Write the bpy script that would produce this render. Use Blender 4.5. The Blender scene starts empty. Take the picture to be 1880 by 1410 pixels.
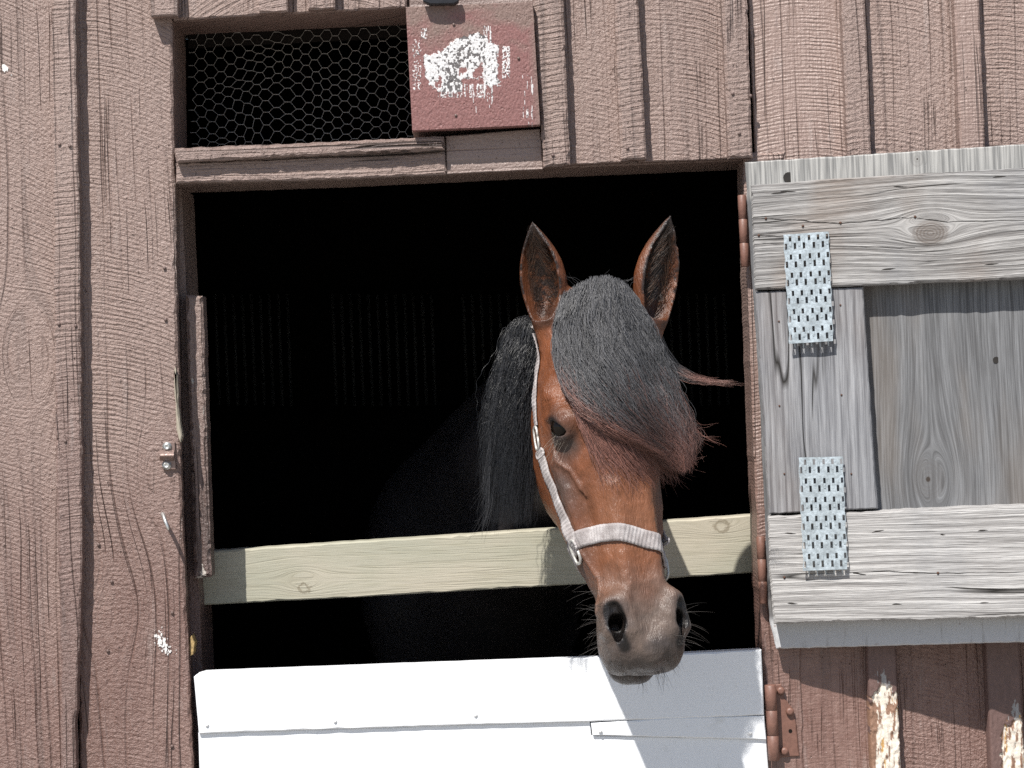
import bpy, bmesh, math, random
import numpy as np
from mathutils import Vector, Matrix
from mathutils.bvhtree import BVHTree
random.seed(7)
RNG = np.random.default_rng(11)
scn = bpy.context.scene
COL = scn.collection

# ------------------------------------------------------------------ camera, sky, sun
ROLL = math.radians(2.4)
CA, SA = math.cos(ROLL), math.sin(ROLL)
CAM = np.array([0.0, -4.0, 1.7])
cd = bpy.data.cameras.new('camera')
cam = bpy.data.objects.new('camera', cd)
COL.objects.link(cam)
cd.sensor_width = 36.0
cd.lens = 36.0 * 4000 / 1880
cd.clip_end = 500
cd.clip_start = 0.05
cam.matrix_world = Matrix(((CA, SA, 0, 0), (0, 0, -1, -4.0), (-SA, CA, 0, 1.7), (0, 0, 0, 1)))
scn.camera = cam

SUN_DIR = Vector((0.50, 1.0, -1.62)).normalized()
world = bpy.data.worlds.new("World")
scn.world = world
world.use_nodes = True
wn = world.node_tree.nodes
wl = world.node_tree.links
wn.clear()
wo = wn.new('ShaderNodeOutputWorld')
wb = wn.new('ShaderNodeBackground')
sky = wn.new('ShaderNodeTexSky')
sky.sky_type = 'NISHITA'
sky.sun_disc = False
sky.sun_elevation = math.asin(-SUN_DIR.z)
sky.sun_rotation = math.atan2(-SUN_DIR.x, -SUN_DIR.y)
sky.altitude = 50
wb.inputs['Strength'].default_value = 0.075
wl.new(sky.outputs[0], wb.inputs[0])
wl.new(wb.outputs[0], wo.inputs[0])
sl = bpy.data.lights.new('sun', 'SUN')
sl.energy = 5.0
sl.angle = math.radians(0.5)
sl.color = (1.0, 0.96, 0.9)
sun = bpy.data.objects.new('sun', sl)
COL.objects.link(sun)
sun.location = (-3, -6, 9)
sun.rotation_euler = SUN_DIR.to_track_quat('-Z', 'Y').to_euler()
scn.view_settings.view_transform = 'Standard'
scn.view_settings.look = 'None'
scn.view_settings.gamma = 1
scn.view_settings.exposure = 0.5
scn.cycles.use_adaptive_sampling = True
scn.cycles.max_bounces = 6
scn.cycles.use_denoising = False
scn.cycles.sample_clamp_indirect = 2.0

# ------------------------------------------------------------------ helpers
def ray(px, py):
    u = (px - 940) / 4000.0
    v = (705 - py) / 4000.0
    return np.array([u * CA + v * SA, 1.0, -u * SA + v * CA])

def P(px, py, y=0.0):
    """the point of the plane y = const that the photo shows at px, py"""
    return CAM + ray(px, py) * (y + 4.0)

HX = P(1390, 740, 0)[0]
def PD(px, py, off=0.0):
    """point on the open upper door: a plane hinged at HX and swinging outwards"""
    r = ray(px, py)
    k = -0.22
    y0 = -0.03 - off
    t = (y0 + k * (CAM[0] - HX) - CAM[1]) / (r[1] - k * r[0])
    return CAM + r * t

def tag(o, label=None, cat=None, group=None, kind=None):
    if label: o['label'] = label
    if cat: o['category'] = cat
    if group: o['group'] = group
    if kind: o['kind'] = kind
    return o

def empty(name, loc, label, cat, group=None):
    o = bpy.data.objects.new(name, None)
    COL.objects.link(o)
    o.location = [float(c) for c in loc]
    o.empty_display_size = 0.05
    tag(o, label, cat, group)
    return o

def wloc(o):
    v = np.array(o.location)
    while o.parent:
        o = o.parent
        v = v + np.array(o.location)
    return v

def link(name, me, mat, parent=None, loc=(0, 0, 0), label=None):
    o = bpy.data.objects.new(name, me)
    COL.objects.link(o)
    loc = np.array(loc, float)
    if parent is not None:
        loc = loc - wloc(parent)
        o.parent = parent
    o.location = [float(c) for c in loc]
    if mat: me.materials.append(mat)
    if label: o['label'] = label
    return o

def mesh_py(name, V, F, smooth=False):
    me = bpy.data.meshes.new(name)
    me.from_pydata([tuple(map(float, v)) for v in V], [], F)
    me.update()
    if smooth:
        me.polygons.foreach_set('use_smooth', [True] * len(me.polygons))
    return me

def mesh_quads(name, V, Q, smooth=True, cols=None):
    """fast mesh from numpy arrays of vertices and quads"""
    me = bpy.data.meshes.new(name)
    V = np.ascontiguousarray(V, np.float32)
    Q = np.ascontiguousarray(Q, np.int32)
    me.vertices.add(len(V)); me.vertices.foreach_set('co', V.ravel())
    me.loops.add(Q.size); me.loops.foreach_set('vertex_index', Q.ravel())
    me.polygons.add(len(Q))
    me.polygons.foreach_set('loop_start', np.arange(0, Q.size, 4, dtype=np.int32))
    me.polygons.foreach_set('loop_total', np.full(len(Q), 4, np.int32))
    if smooth: me.polygons.foreach_set('use_smooth', np.ones(len(Q), bool))
    me.update(calc_edges=True)
    if cols is not None:
        a = me.color_attributes.new('Col', 'FLOAT_COLOR', 'POINT')
        c = np.ones((len(V), 4), np.float32); c[:, :3] = cols
        a.data.foreach_set('color', c.ravel())
    return me

def hash2(i, j, k, seed):
    n = (i * 374761393 + j * 668265263 + k * 2147483647 + seed * 974634777) & 0xffffffff
    n = ((n ^ (n >> 13)) * 1274126177) & 0xffffffff
    n = n ^ (n >> 16)
    return (n & 0xffff) / 65535.0

def vnoise(x, y, z=0.0, seed=1):
    """value noise, 0..1"""
    x = np.asarray(x, float); y = np.asarray(y, float)
    z = np.broadcast_to(np.asarray(z, float), np.broadcast(x, y).shape)
    x, y, z = np.broadcast_arrays(x, y, z)
    i = np.floor(x).astype(np.int64); j = np.floor(y).astype(np.int64); k = np.floor(z).astype(np.int64)
    fx, fy, fz = x - i, y - j, z - k
    fx = fx * fx * (3 - 2 * fx); fy = fy * fy * (3 - 2 * fy); fz = fz * fz * (3 - 2 * fz)
    r = 0
    for a in (0, 1):
        for b in (0, 1):
            for c in (0, 1):
                w = (fx if a else 1 - fx) * (fy if b else 1 - fy) * (fz if c else 1 - fz)
                r = r + w * hash2(i + a, j + b, k + c, seed)
    return r

def fbm(x, y, z=0.0, seed=1, oct=4):
    r, a, s = 0, 0.5, 0
    for o in range(oct):
        r = r + a * vnoise(np.asarray(x) * 2 ** o, np.asarray(y) * 2 ** o, np.asarray(z) * 2 ** o, seed + o)
        s += a; a *= 0.5
    return r / s

def resample(pts, step):
    out = []
    n = len(pts)
    for i in range(n):
        a = np.array(pts[i], float); b = np.array(pts[(i + 1) % n], float)
        m = max(1, int(np.linalg.norm(b - a) / step))
        for q in range(m):
            out.append(a + (b - a) * q / m)
    return np.array(out)

def board(name, parent, px, y, thick, mat, jit=1.2, bev=2.0, step=12, pf=None, off=0.0, label=None, seed=None):
    """a board whose front outline is given where it stands in the facade (photo millimetres), real thickness"""
    seed = seed if seed is not None else random.randint(0, 9999)
    p = resample(px, step)
    n = len(p)
    nxt = np.roll(p, -1, 0); prv = np.roll(p, 1, 0)
    t = nxt - prv
    t /= np.linalg.norm(t, axis=1)[:, None] + 1e-9
    nrm = np.stack([t[:, 1], -t[:, 0]], 1)
    area = 0.5 * np.sum(p[:, 0] * nxt[:, 1] - nxt[:, 0] * p[:, 1])
    if area < 0: nrm = -nrm          # outward
    j = (fbm(p[:, 0] / 14, p[:, 1] / 14, seed, seed=seed) - 0.5) * 2 * jit
    p1 = p + nrm * j[:, None]
    bb = bev * (0.5 + vnoise(p[:, 0] / 9, p[:, 1] / 9, seed, seed + 3) * 1.2)
    p0 = p1 - nrm * bb[:, None]
    def at(q, d):
        if pf is not None:
            base = pf(q[0], q[1], off)
            nn = np.array([0.22, 1, 0]) / math.hypot(0.22, 1)
            return base + nn * d
        base = P(q[0], q[1], y)
        return base + np.array([0, d, 0])
    R0 = [at(q, 0) for q in p0]
    R1 = [at(q, b * 0.0009) for q, b in zip(p1, bb)]
    R2 = [at(q, thick) for q in p1]
    V = np.array(R0 + R1 + R2)
    c = V.mean(0)
    F = [list(range(n)), list(range(3 * n - 1, 2 * n - 1, -1))]
    for i in range(n):
        k = (i + 1) % n
        F.append([i, n + i, n + k, k]); F.append([n + i, 2 * n + i, 2 * n + k, n + k])
    me = mesh_py(name, V - c, F)
    bm = bmesh.new(); bm.from_mesh(me); bmesh.ops.recalc_face_normals(bm, faces=bm.faces); bm.to_mesh(me); bm.free()
    return link(name, me, mat, parent, c, label)

def box(name, parent, lo, hi, mat, label=None, bev=0.0):
    lo = np.array(lo, float); hi = np.array(hi, float)
    c = (lo + hi) / 2
    bm = bmesh.new()
    bmesh.ops.create_cube(bm, size=1.0)
    for v in bm.verts:
        v.co = Vector([v.co[i] * (hi[i] - lo[i]) for i in range(3)])
    if bev: bmesh.ops.bevel(bm, geom=list(bm.edges), offset=bev, segments=2, affect='EDGES')
    me = bpy.data.meshes.new(name); bm.to_mesh(me); bm.free()
    return link(name, me, mat, parent, c, label)

def tube_arrays(paths, radii, sides=3, closed=False):
    """paths (N,K,3), radii (N,K) -> vertices, quads"""
    paths = np.asarray(paths, float); N, K, _ = paths.shape
    T = np.gradient(paths, axis=1)
    T /= np.linalg.norm(T, axis=2)[..., None] + 1e-12
    ref = np.array([0.31, 0.83, 0.46])
    A = np.cross(T, ref); A /= np.linalg.norm(A, axis=2)[..., None] + 1e-12
    B = np.cross(T, A)
    ang = np.arange(sides) * 2 * np.pi / sides
    V = paths[:, :, None, :] + radii[:, :, None, None] * (A[:, :, None, :] * np.cos(ang)[None, None, :, None] + B[:, :, None, :] * np.sin(ang)[None, None, :, None])
    idx = np.arange(N * K * sides).reshape(N, K, sides)
    a = idx[:, :-1, :]; b = idx[:, 1:, :]
    Q = np.stack([a, np.roll(a, -1, 2), np.roll(b, -1, 2), b], -1).reshape(-1, 4)
    return V.reshape(-1, 3), Q

def strands(name, paths, radii, cols, mat, parent):
    V, Q = tube_arrays(paths, radii, 3)
    c = V.mean(0)
    cc = np.repeat(np.asarray(cols).reshape(-1, 3), 3, axis=0)
    me = mesh_quads(name, V - c, Q, True, cc)
    return link(name, me, mat, parent, c)

def tube(name, parent, pts, r, mat, sides=10, label=None, smooth=6, closed=False):
    pts = np.array(pts, float)
    if smooth > 1:
        q = []
        m = len(pts)
        for i in range(m - 1):
            p0 = pts[max(i - 1, 0)]; p1 = pts[i]; p2 = pts[i + 1]; p3 = pts[min(i + 2, m - 1)]
            for s in range(smooth):
                t = s / smooth
                q.append(0.5 * ((2 * p1) + (-p0 + p2) * t + (2 * p0 - 5 * p1 + 4 * p2 - p3) * t * t + (-p0 + 3 * p1 - 3 * p2 + p3) * t ** 3))
        q.append(pts[-1]); pts = np.array(q)
    rr = np.full((1, len(pts)), r, float) if np.isscalar(r) else np.interp(np.linspace(0, 1, len(pts)), np.linspace(0, 1, len(r)), r)[None]
    V, Q = tube_arrays(pts[None], rr, sides)
    K = len(pts)
    F = [list(map(int, f)) for f in Q]
    F.append(list(range(sides))[::-1]); F.append([(K - 1) * sides + i for i in range(sides)])
    c = V.mean(0)
    me = mesh_py(name, V - c, F, True)
    return link(name, me, mat, parent, c, label)

def lathe(name, parent, centre, axis, prof, mat, seg=20, label=None):
    """profile of (distance along axis, radius)"""
    axis = Vector(axis).normalized()
    q = Vector((0, 0, 1)).rotation_difference(axis)
    V, F = [], []
    for (h, r) in prof:
        for s in range(seg):
            a = 2 * math.pi * s / seg
            V.append(q @ Vector((r * math.cos(a), r * math.sin(a), h)))
    for i in range(len(prof) - 1):
        for s in range(seg):
            k = (s + 1) % seg
            F.append([i * seg + s, i * seg + k, (i + 1) * seg + k, (i + 1) * seg + s])
    F.append(list(range(seg))[::-1]); F.append([(len(prof) - 1) * seg + s for s in range(seg)])
    me = mesh_py(name, V, F, False)
    for p in me.polygons: p.use_smooth = len(p.vertices) == 4
    return link(name, me, mat, parent, centre, label)

# ------------------------------------------------------------------ node language
class NT:
    def __init__(s, name, rough=0.5):
        s.m = bpy.data.materials.new(name)
        s.m.use_nodes = True
        s.t = s.m.node_tree
        s.b = s.t.nodes['Principled BSDF']
        s.b.inputs['Roughness'].default_value = rough
    def n(s, typ, **k):
        nd = s.t.nodes.new(typ)
        for a, v in k.items(): setattr(nd, a, v)
        return nd
    def put(s, sock, v):
        if isinstance(v, E): s.t.links.new(v.o, sock)
        elif isinstance(v, bpy.types.NodeSocket): s.t.links.new(v, sock)
        else: sock.default_value = v
    def math(s, op, a, b=0.0, c=0.0, clamp=False):
        nd = s.n('ShaderNodeMath', operation=op, use_clamp=clamp)
        for i, v in enumerate((a, b, c)): s.put(nd.inputs[i], v)
        return E(s, nd.outputs[0])
    def xyz(s, x, y, z):
        nd = s.n('ShaderNodeCombineXYZ')
        s.put(nd.inputs[0], x); s.put(nd.inputs[1], y); s.put(nd.inputs[2], z)
        return E(s, nd.outputs[0])
    def sep(s, v):
        nd = s.n('ShaderNodeSeparateXYZ'); s.put(nd.inputs[0], v)
        return [E(s, o) for o in nd.outputs]
    def noise(s, vec, scale=1.0, detail=3.0, rough=0.5, dist=0.0):
        nd = s.n('ShaderNodeTexNoise'); s.put(nd.inputs['Vector'], vec)
        nd.inputs['Scale'].default_value = scale; nd.inputs['Detail'].default_value = detail
        nd.inputs['Roughness'].default_value = rough; nd.inputs['Distortion'].default_value = dist
        return E(s, nd.outputs[0])
    def ramp(s, v, stops, interp='LINEAR'):
        nd = s.n('ShaderNodeValToRGB'); s.put(nd.inputs[0], v)
        cr = nd.color_ramp; cr.interpolation = interp
        while len(cr.elements) < len(stops): cr.elements.new(0.5)
        for e, (p, c) in zip(cr.elements, stops):
            e.position = p; e.color = (c[0], c[1], c[2], 1) if hasattr(c, '__len__') else (c, c, c, 1)
        return E(s, nd.outputs[0])
    def mix(s, f, a, b):
        nd = s.n('ShaderNodeMix', data_type='RGBA')
        s.put(nd.inputs[0], f)
        for sock, v in ((nd.inputs[6], a), (nd.inputs[7], b)):
            if isinstance(v, (tuple, list)): v = (v[0], v[1], v[2], 1)
            s.put(sock, v)
        return E(s, nd.outputs[2])
    def step(s, v, lo, hi):
        nd = s.n('ShaderNodeMapRange', interpolation_type='SMOOTHSTEP')
        s.put(nd.inputs[0], v); s.put(nd.inputs[1], lo); s.put(nd.inputs[2], hi)
        return E(s, nd.outputs[0])
    def bump(s, h, dist=0.001, strength=1.0):
        nd = s.n('ShaderNodeBump'); s.put(nd.inputs['Height'], h)
        nd.inputs['Distance'].default_value = dist; nd.inputs['Strength'].default_value = strength
        s.t.links.new(nd.outputs[0], s.b.inputs['Normal'])
    def color(s, c):
        if isinstance(c, (tuple, list)): c = (c[0], c[1], c[2], 1)
        s.put(s.b.inputs['Base Color'], c)
    def obj(s):
        tc = s.n('ShaderNodeTexCoord'); return E(s, tc.outputs['Object'])
    def rnd(s):
        return E(s, s.n('ShaderNodeObjectInfo').outputs['Random'])
    def attr(s, name='Col'):
        nd = s.n('ShaderNodeAttribute', attribute_name=name); return E(s, nd.outputs[0])

class E:
    def __init__(s, t, o): s.T = t; s.o = o
    def __add__(s, b): return s.T.math('ADD', s, b)
    def __radd__(s, b): return s.T.math('ADD', b, s)
    def __sub__(s, b): return s.T.math('SUBTRACT', s, b)
    def __rsub__(s, b): return s.T.math('SUBTRACT', b, s)
    def __mul__(s, b): return s.T.math('MULTIPLY', s, b)
    def __rmul__(s, b): return s.T.math('MULTIPLY', b, s)
    def __truediv__(s, b): return s.T.math('DIVIDE', s, b)
    def __rtruediv__(s, b): return s.T.math('DIVIDE', b, s)

def wood_coords(T, grain, knots=(), wander=0.02, seed=0.0, tilt=0.0):
    """lat = across the grain (bent round the knots), al = along the grain"""
    x, y, z = T.sep(T.obj())
    r = T.rnd() * 31.0 + seed
    if tilt: y = y + x * tilt
    if grain == 'z': lat, al = x + y, z
    else: lat, al = z + y, x
    for (kl, ka, R) in knots:
        dl = lat - kl; da = (al - ka) * 0.5
        d2 = dl * dl + da * da + R * R * 0.35
        lat = kl + dl * (1.0 - T.math('MINIMUM', R * R / d2, 1.6))
    w = T.noise(T.xyz(al * 1.6, r, 0.0), 1.0, 2.0) - 0.5
    w2 = T.noise(T.xyz(lat * 9.0, al * 2.2, r), 1.0, 2.0) - 0.5
    return lat + w * wander + w2 * 0.012, al, r

def mat_paint(name, c1, c2, grain='z', knots=(), kerf=1.0, crack=1.0, rough=0.42, slant=0.25, kper=0.0088, lump=1.0, chips=0.0, seed=0.0):
    T = NT(name, rough)
    lat, al, r = wood_coords(T, grain, knots, seed=seed)
    x, y, z = T.sep(T.obj())
    # sawn texture
    kn = T.noise(T.xyz(lat * 30.0, al * 12.0, r), 1.0, 3.0)
    k_ph = al + lat * slant + lat * lat * 1.6 + kn * 0.005
    k = T.math('SINE', k_ph * (2 * math.pi / kper))
    kamp = T.step(T.noise(T.xyz(lat * 10.0, al * 2.5, r + 4.0), 1.0, 3.0), 0.32, 0.68)
    k2 = T.noise(T.xyz(lat * 22.0, k_ph * 300.0, r + 9.0), 1.0, 3.0) - 0.5
    geo = T.n('ShaderNodeNewGeometry'); wx, wy, wz = T.sep(E(T, geo.outputs['Position']))
    bigk = T.noise(T.xyz(x * 4.0 + r, y * 4.0, z * 2.2 + 3.0), 1.0, 3.0, 0.5)
    worn = T.step(wz + (bigk - 0.5) * 1.0, 1.25, 1.85)
    kerfh = (k * 0.40 + k2 * 3.4) * (kamp * 0.85 + 0.15) * (worn * 0.65 + 0.35) * kerf
    # long hairline grain cracks, a few deeper splits
    def lines(fl, fa, sharp, off):
        cn = T.noise(T.xyz(lat * fl, al * fa, r + off), 1.0, 1.0, 0.4)
        return T.math('MAXIMUM', 1.0 - T.math('ABSOLUTE', T.math('FRACT', cn * 5.0) - 0.5) * sharp, 0.0)
    cm = T.step(T.noise(T.xyz(lat * 13.0, al * 3.0, r + 7.0), 1.0, 3.0), 0.36, 0.62)
    cr1 = lines(20.0, 0.22, 11.0, 2.0) * (cm * 0.8 + 0.2)
    cn = T.noise(T.xyz(lat * 46.0, al * 0.9, r + 5.0), 1.0, 2.0, 0.5)
    cr2 = T.math('MAXIMUM', 1.0 - T.math('ABSOLUTE', cn - 0.5) * 60.0, 0.0) * T.step(T.noise(T.xyz(lat * 9.0, al * 3.2, r + 27.0), 1.0, 2.0), 0.52, 0.64)
    cr = (cr1 * 0.75 + cr2) * crack
    gr = T.noise(T.xyz(lat * 150.0, al * 6.0, r + 3.0), 1.0, 3.0, 0.6) - 0.5
    lp = T.noise(T.xyz(x * 150.0, y * 150.0, z * 170.0), 1.0, 4.0, 0.6) - 0.5
    lp2 = T.noise(T.xyz(x * 620.0, y * 620.0, z * 620.0), 1.0, 2.0, 0.7) - 0.5
    pit = T.step(T.noise(T.xyz(x * 120.0 + r, y * 120.0, z * 70.0), 1.0, 2.0), 0.69, 0.77)
    h = kerfh * 0.56 - cr * 1.3 + gr * 1.3 * crack + lp * 1.7 * lump + lp2 * 0.4 * lump - pit * 0.9
    big = T.noise(T.xyz(x * 5.0 + r, y * 5.0, z * 2.0), 1.0, 5.0, 0.6)
    fine = T.noise(T.xyz(x * 90.0, y * 90.0, z * 60.0), 1.0, 3.0)
    geo = T.n('ShaderNodeNewGeometry'); paler_up_ = 0
    paler_up = T.step(wz + (big - 0.5) * 0.9 + (T.rnd() - 0.5) * 0.25, 1.25, 1.95)     # paint is paler and greyer higher up the wall
    f = T.math('ADD', big * 0.55 + fine * 0.35, 0.0, clamp=True)
    col = T.mix(T.step(f, 0.3, 0.62), c1, c2)
    col = T.mix(paler_up * 0.7, col, (0.330, 0.246, 0.214))
    dust = T.step(T.noise(T.xyz(lat * 55.0, y, al * 7.0 + r), 1.0, 4.0, 0.65), 0.56, 0.74)
    col = T.mix(dust * 0.35, col, (0.36, 0.30, 0.28))
    col = T.mix(T.math('MULTIPLY', cr, 0.62, clamp=True), col, (0.045, 0.03, 0.027))
    col = T.mix(pit * 0.4, col, (0.06, 0.04, 0.035))
    ws_ = T.step(T.noise(T.xyz(lat * 240.0, y * 200.0, al * 34.0 + r), 1.0, 2.0, 0.5), 0.795, 0.81)
    col = T.mix(ws_ * 0.7, col, (0.62, 0.58, 0.55)); 
    if chips:
        cp = T.noise(T.xyz(lat * 70.0, y * 60.0, al * 22.0 + r), 1.0, 4.0, 0.6)
        reg = T.noise(T.xyz(lat * 9.0, al * 4.0, r + 17.0), 1.0, 2.0)
        m = T.step(cp + (reg - 0.5) * 0.7, 0.80 - chips * 0.12, 0.82 - chips * 0.12)
        col = T.mix(m, col, (0.5, 0.46, 0.42)); h = h - m * 0.7
    col = T.mix(T.rnd() * 0.22, col, (0.14, 0.088, 0.073))
    T.color(col)
    T.put(T.b.inputs['Roughness'], T.math('ADD', fine * 0.25, rough - 0.14))
    T.bump(h, 0.0026, 1.0)
    T.b.inputs['Specular IOR Level'].default_value = 0.65
    return T.m

def mat_grey(name, light, dark, grain='x', knots=(), ring=0.009, contrast=1.0, brown=0.0, seed=0.0, relief=1.0):
    T = NT(name, 0.75)
    T.b.inputs['Specular IOR Level'].default_value = 0.25
    lat, al, r = wood_coords(T, grain, knots, 0.008, seed, 0.22)
    x, y, z = T.sep(T.obj())
    sp = T.noise(T.xyz(lat * 12.0, al * 1.0, r), 1.0, 2.0)
    rg = T.math('SINE', (lat + sp * 0.03) * (2 * math.pi / ring))
    fi = T.noise(T.xyz(lat * 380.0, al * 9.0, r + 2.0), 1.0, 3.0, 0.65)
    md = T.noise(T.xyz(lat * 90.0, al * 3.0, r + 5.0), 1.0, 3.0, 0.6)
    cn = T.noise(T.xyz(lat * 30.0, al * 1.4, r + 12.0), 1.0, 2.0, 0.5)
    cr = T.math('MAXIMUM', 1.0 - T.math('ABSOLUTE', cn - 0.5) * 44.0, 0.0) * T.step(T.noise(T.xyz(lat * 8.0, al * 3.0, r + 7.0), 1.0, 2.0), 0.48, 0.62)
    v = rg * 0.05 * contrast + fi * 0.80 + md * 0.55 - 0.19
    col = T.mix(T.step(v, 0.25, 0.78), dark, light)
    st = T.noise(T.xyz(x * 6.0 + r, y * 6.0, z * 3.0), 1.0, 3.0)
    if brown: col = T.mix(T.step(st, 0.5, 0.72) * brown, col, (0.20, 0.13, 0.085))
    col = T.mix(T.step(st, 0.5, 0.3) * 0.3, col, (0.20, 0.21, 0.23))
    for (kl, ka, R) in knots:
        X2 = (z if grain == 'x' else x) - kl; A2 = (al - ka) * 0.75
        d = T.math('SQRT', X2 * X2 + A2 * A2)
        kr = T.math('SINE', d * (2 * math.pi / 0.0045) + T.noise(T.xyz(x * 60.0, y, z * 60.0), 1.0, 2.0) * 5.0) * 0.25
        m = T.step(d, R * 1.0, R * 0.6)
        col = T.mix(m * (0.6 + kr * 0.6), col, (0.11, 0.085, 0.07))
    col = T.mix(T.math('MULTIPLY', cr, 1.0, clamp=True), col, (0.02, 0.018, 0.016))
    T.color(col)
    h = rg * 0.10 * contrast + fi * 1.5 + md * 1.1 - cr * 2.0
    T.bump(h, 0.0016 * relief, 1.0)
    return T.m

def mat_simple(name, col, rough=0.5, metal=0.0, nscale=80.0, nvar=0.15, bump=0.0004, spec=0.5):
    T = NT(name, rough)
    T.b.inputs['Metallic'].default_value = metal
    T.b.inputs['Specular IOR Level'].default_value = spec
    x, y, z = T.sep(T.obj())
    nz = T.noise(T.xyz(x, y, z), nscale, 4.0, 0.6)
    lo = tuple(c * (1 - nvar) for c in col); hi = tuple(min(1, c * (1 + nvar)) for c in col)
    T.color(T.mix(T.step(nz, 0.3, 0.7), lo, hi))
    if bump: T.bump(nz, bump * 2)
    return T.m

BR1, BR2 = (0.165, 0.090, 0.073), (0.235, 0.145, 0.122)
M = {}
M['paint'] = mat_paint('brown_paint', BR1, BR2, crack=0.85)
M['paint_smooth'] = mat_paint('brown_paint_smooth', BR1, BR2, kerf=0.7, crack=0.7, lump=0.45, slant=0.02, kper=0.007)
M['paint_heavy'] = mat_paint('brown_paint_rough', (0.17, 0.105, 0.09), (0.235, 0.155, 0.135), kerf=1.7, crack=1.1, slant=-0.1, kper=0.011, lump=1.2)
M['paint_x'] = mat_paint('brown_paint_across', (0.16, 0.10, 0.09), (0.23, 0.16, 0.145), grain='x', kerf=0.3, crack=3.4, lump=1.4)
M['paint_flat'] = mat_paint('brown_paint_across_flat', (0.15, 0.10, 0.09), (0.19, 0.13, 0.12), grain='x', kerf=0.3, crack=0.5, lump=0.6)
M['paint_chip'] = mat_paint('brown_paint_chipped', (0.10, 0.062, 0.055), (0.16, 0.10, 0.09), kerf=0.2, crack=1.6, chips=1.0)
M['reveal'] = mat_paint('brown_paint_reveal', (0.135, 0.082, 0.07), (0.19, 0.118, 0.105), kerf=0.2, crack=0.8)
M['dark'] = mat_simple('unlit_stable_wood', (0.012, 0.010, 0.009), 0.9, nscale=20, spec=0.1)  # near-black colour stands in for the missing light inside the stall
M['darkbar'] = mat_simple('dark_grille_metal', (0.10, 0.10, 0.10), 0.6, nscale=40)
M['floor'] = mat_simple('unlit_bedding', (0.03, 0.025, 0.02), 0.95, nscale=60, nvar=0.4, bump=0.01, spec=0.1)  # floor colour darkened too, to stand for the stall's shade

# ------------------------------------------------------------------ ground and stall inside
T = NT('pale_gravel', 0.9)
x, y, z = T.sep(T.obj())
g1 = T.noise(T.xyz(x, y, z), 60.0, 5.0, 0.7); g2 = T.noise(T.xyz(x, y, z), 0.8, 4.0)
T.color(T.mix(T.step(g1 * 0.6 + g2 * 0.4, 0.35, 0.65), (0.22, 0.20, 0.175), (0.36, 0.34, 0.31)))
T.bump(g1, 0.01)
def plane(name, x0, x1, y0, y1, z, mat, n=40):
    gx = np.linspace(x0, x1, n + 1); gy = np.linspace(y0, y1, n + 1)
    X, Y = np.meshgrid(gx, gy, indexing='ij')
    Z = np.zeros_like(X)
    V = np.stack([X, Y, Z], -1).reshape(-1, 3)
    idx = np.arange((n + 1) ** 2).reshape(n + 1, n + 1)
    Q = np.stack([idx[:-1, :-1], idx[1:, :-1], idx[1:, 1:], idx[:-1, 1:]], -1).reshape(-1, 4)
    return link(name, mesh_quads(name, V, Q, False), mat, None, (0, 0, z))
tag(plane('ground', -150, 150, -150, 150, 0, T.m), kind='structure')
tag(plane('stall_floor', -1.6, 1.9, 0.2, 3.3, 0.004, M['floor']), kind='structure')

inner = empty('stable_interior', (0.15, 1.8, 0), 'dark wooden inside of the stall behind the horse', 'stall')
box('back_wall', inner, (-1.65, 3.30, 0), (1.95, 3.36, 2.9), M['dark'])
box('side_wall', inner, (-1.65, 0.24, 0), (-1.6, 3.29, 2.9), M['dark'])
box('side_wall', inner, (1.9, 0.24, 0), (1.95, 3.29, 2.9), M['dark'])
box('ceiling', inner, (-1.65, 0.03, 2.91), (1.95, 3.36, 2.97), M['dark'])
box('light_block', inner, (-1.65, 0.030, 0), (P(312, 700)[0] - 0.02, 0.10, 2.9), M['dark'])  # unseen panels added behind the boards to stop light leaking in
box('light_block', inner, (P(1400, 700)[0] + 0.06, 0.030, 0), (1.95, 0.10, 2.9), M['dark'])
box('light_block', inner, (P(312, 700)[0] - 0.02, 0.030, 2.46), (P(1400, 700)[0] + 0.06, 0.10, 2.9), M['dark'])
gr = empty('stall_grille', P(700, 900, 3.1), 'grille of thin upright bars deep in the dark behind the rail', 'grille')
for gx0, gx1 in ((395, 540), (610, 800), (850, 960), (1230, 1340)):
    for gx in np.arange(gx0, gx1, 16.5):
        a = P(gx, 540, 3.1); b = P(gx + 8, 745, 3.1)
        tube('bar', gr, [a, b], 0.006, M['darkbar'], 6, smooth=1)
for yy in (540, 745):
    tube('crosspiece', gr, [P(380, yy + 12, 3.12), P(1350, yy - 28, 3.12)], 0.012, M['dark'], 6, smooth=1)

# ------------------------------------------------------------------ barn wall
wall = empty('barn_wall', (0, 0.05, 0), 'brown painted board and batten stable wall round the opening', 'wall')
GB = 2385      # where boards meet the ground
def lean(x, y0, y):   # boards run parallel to the plumb line, which leans in the tilted photo
    return x + (y - y0) * 0.040
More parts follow.
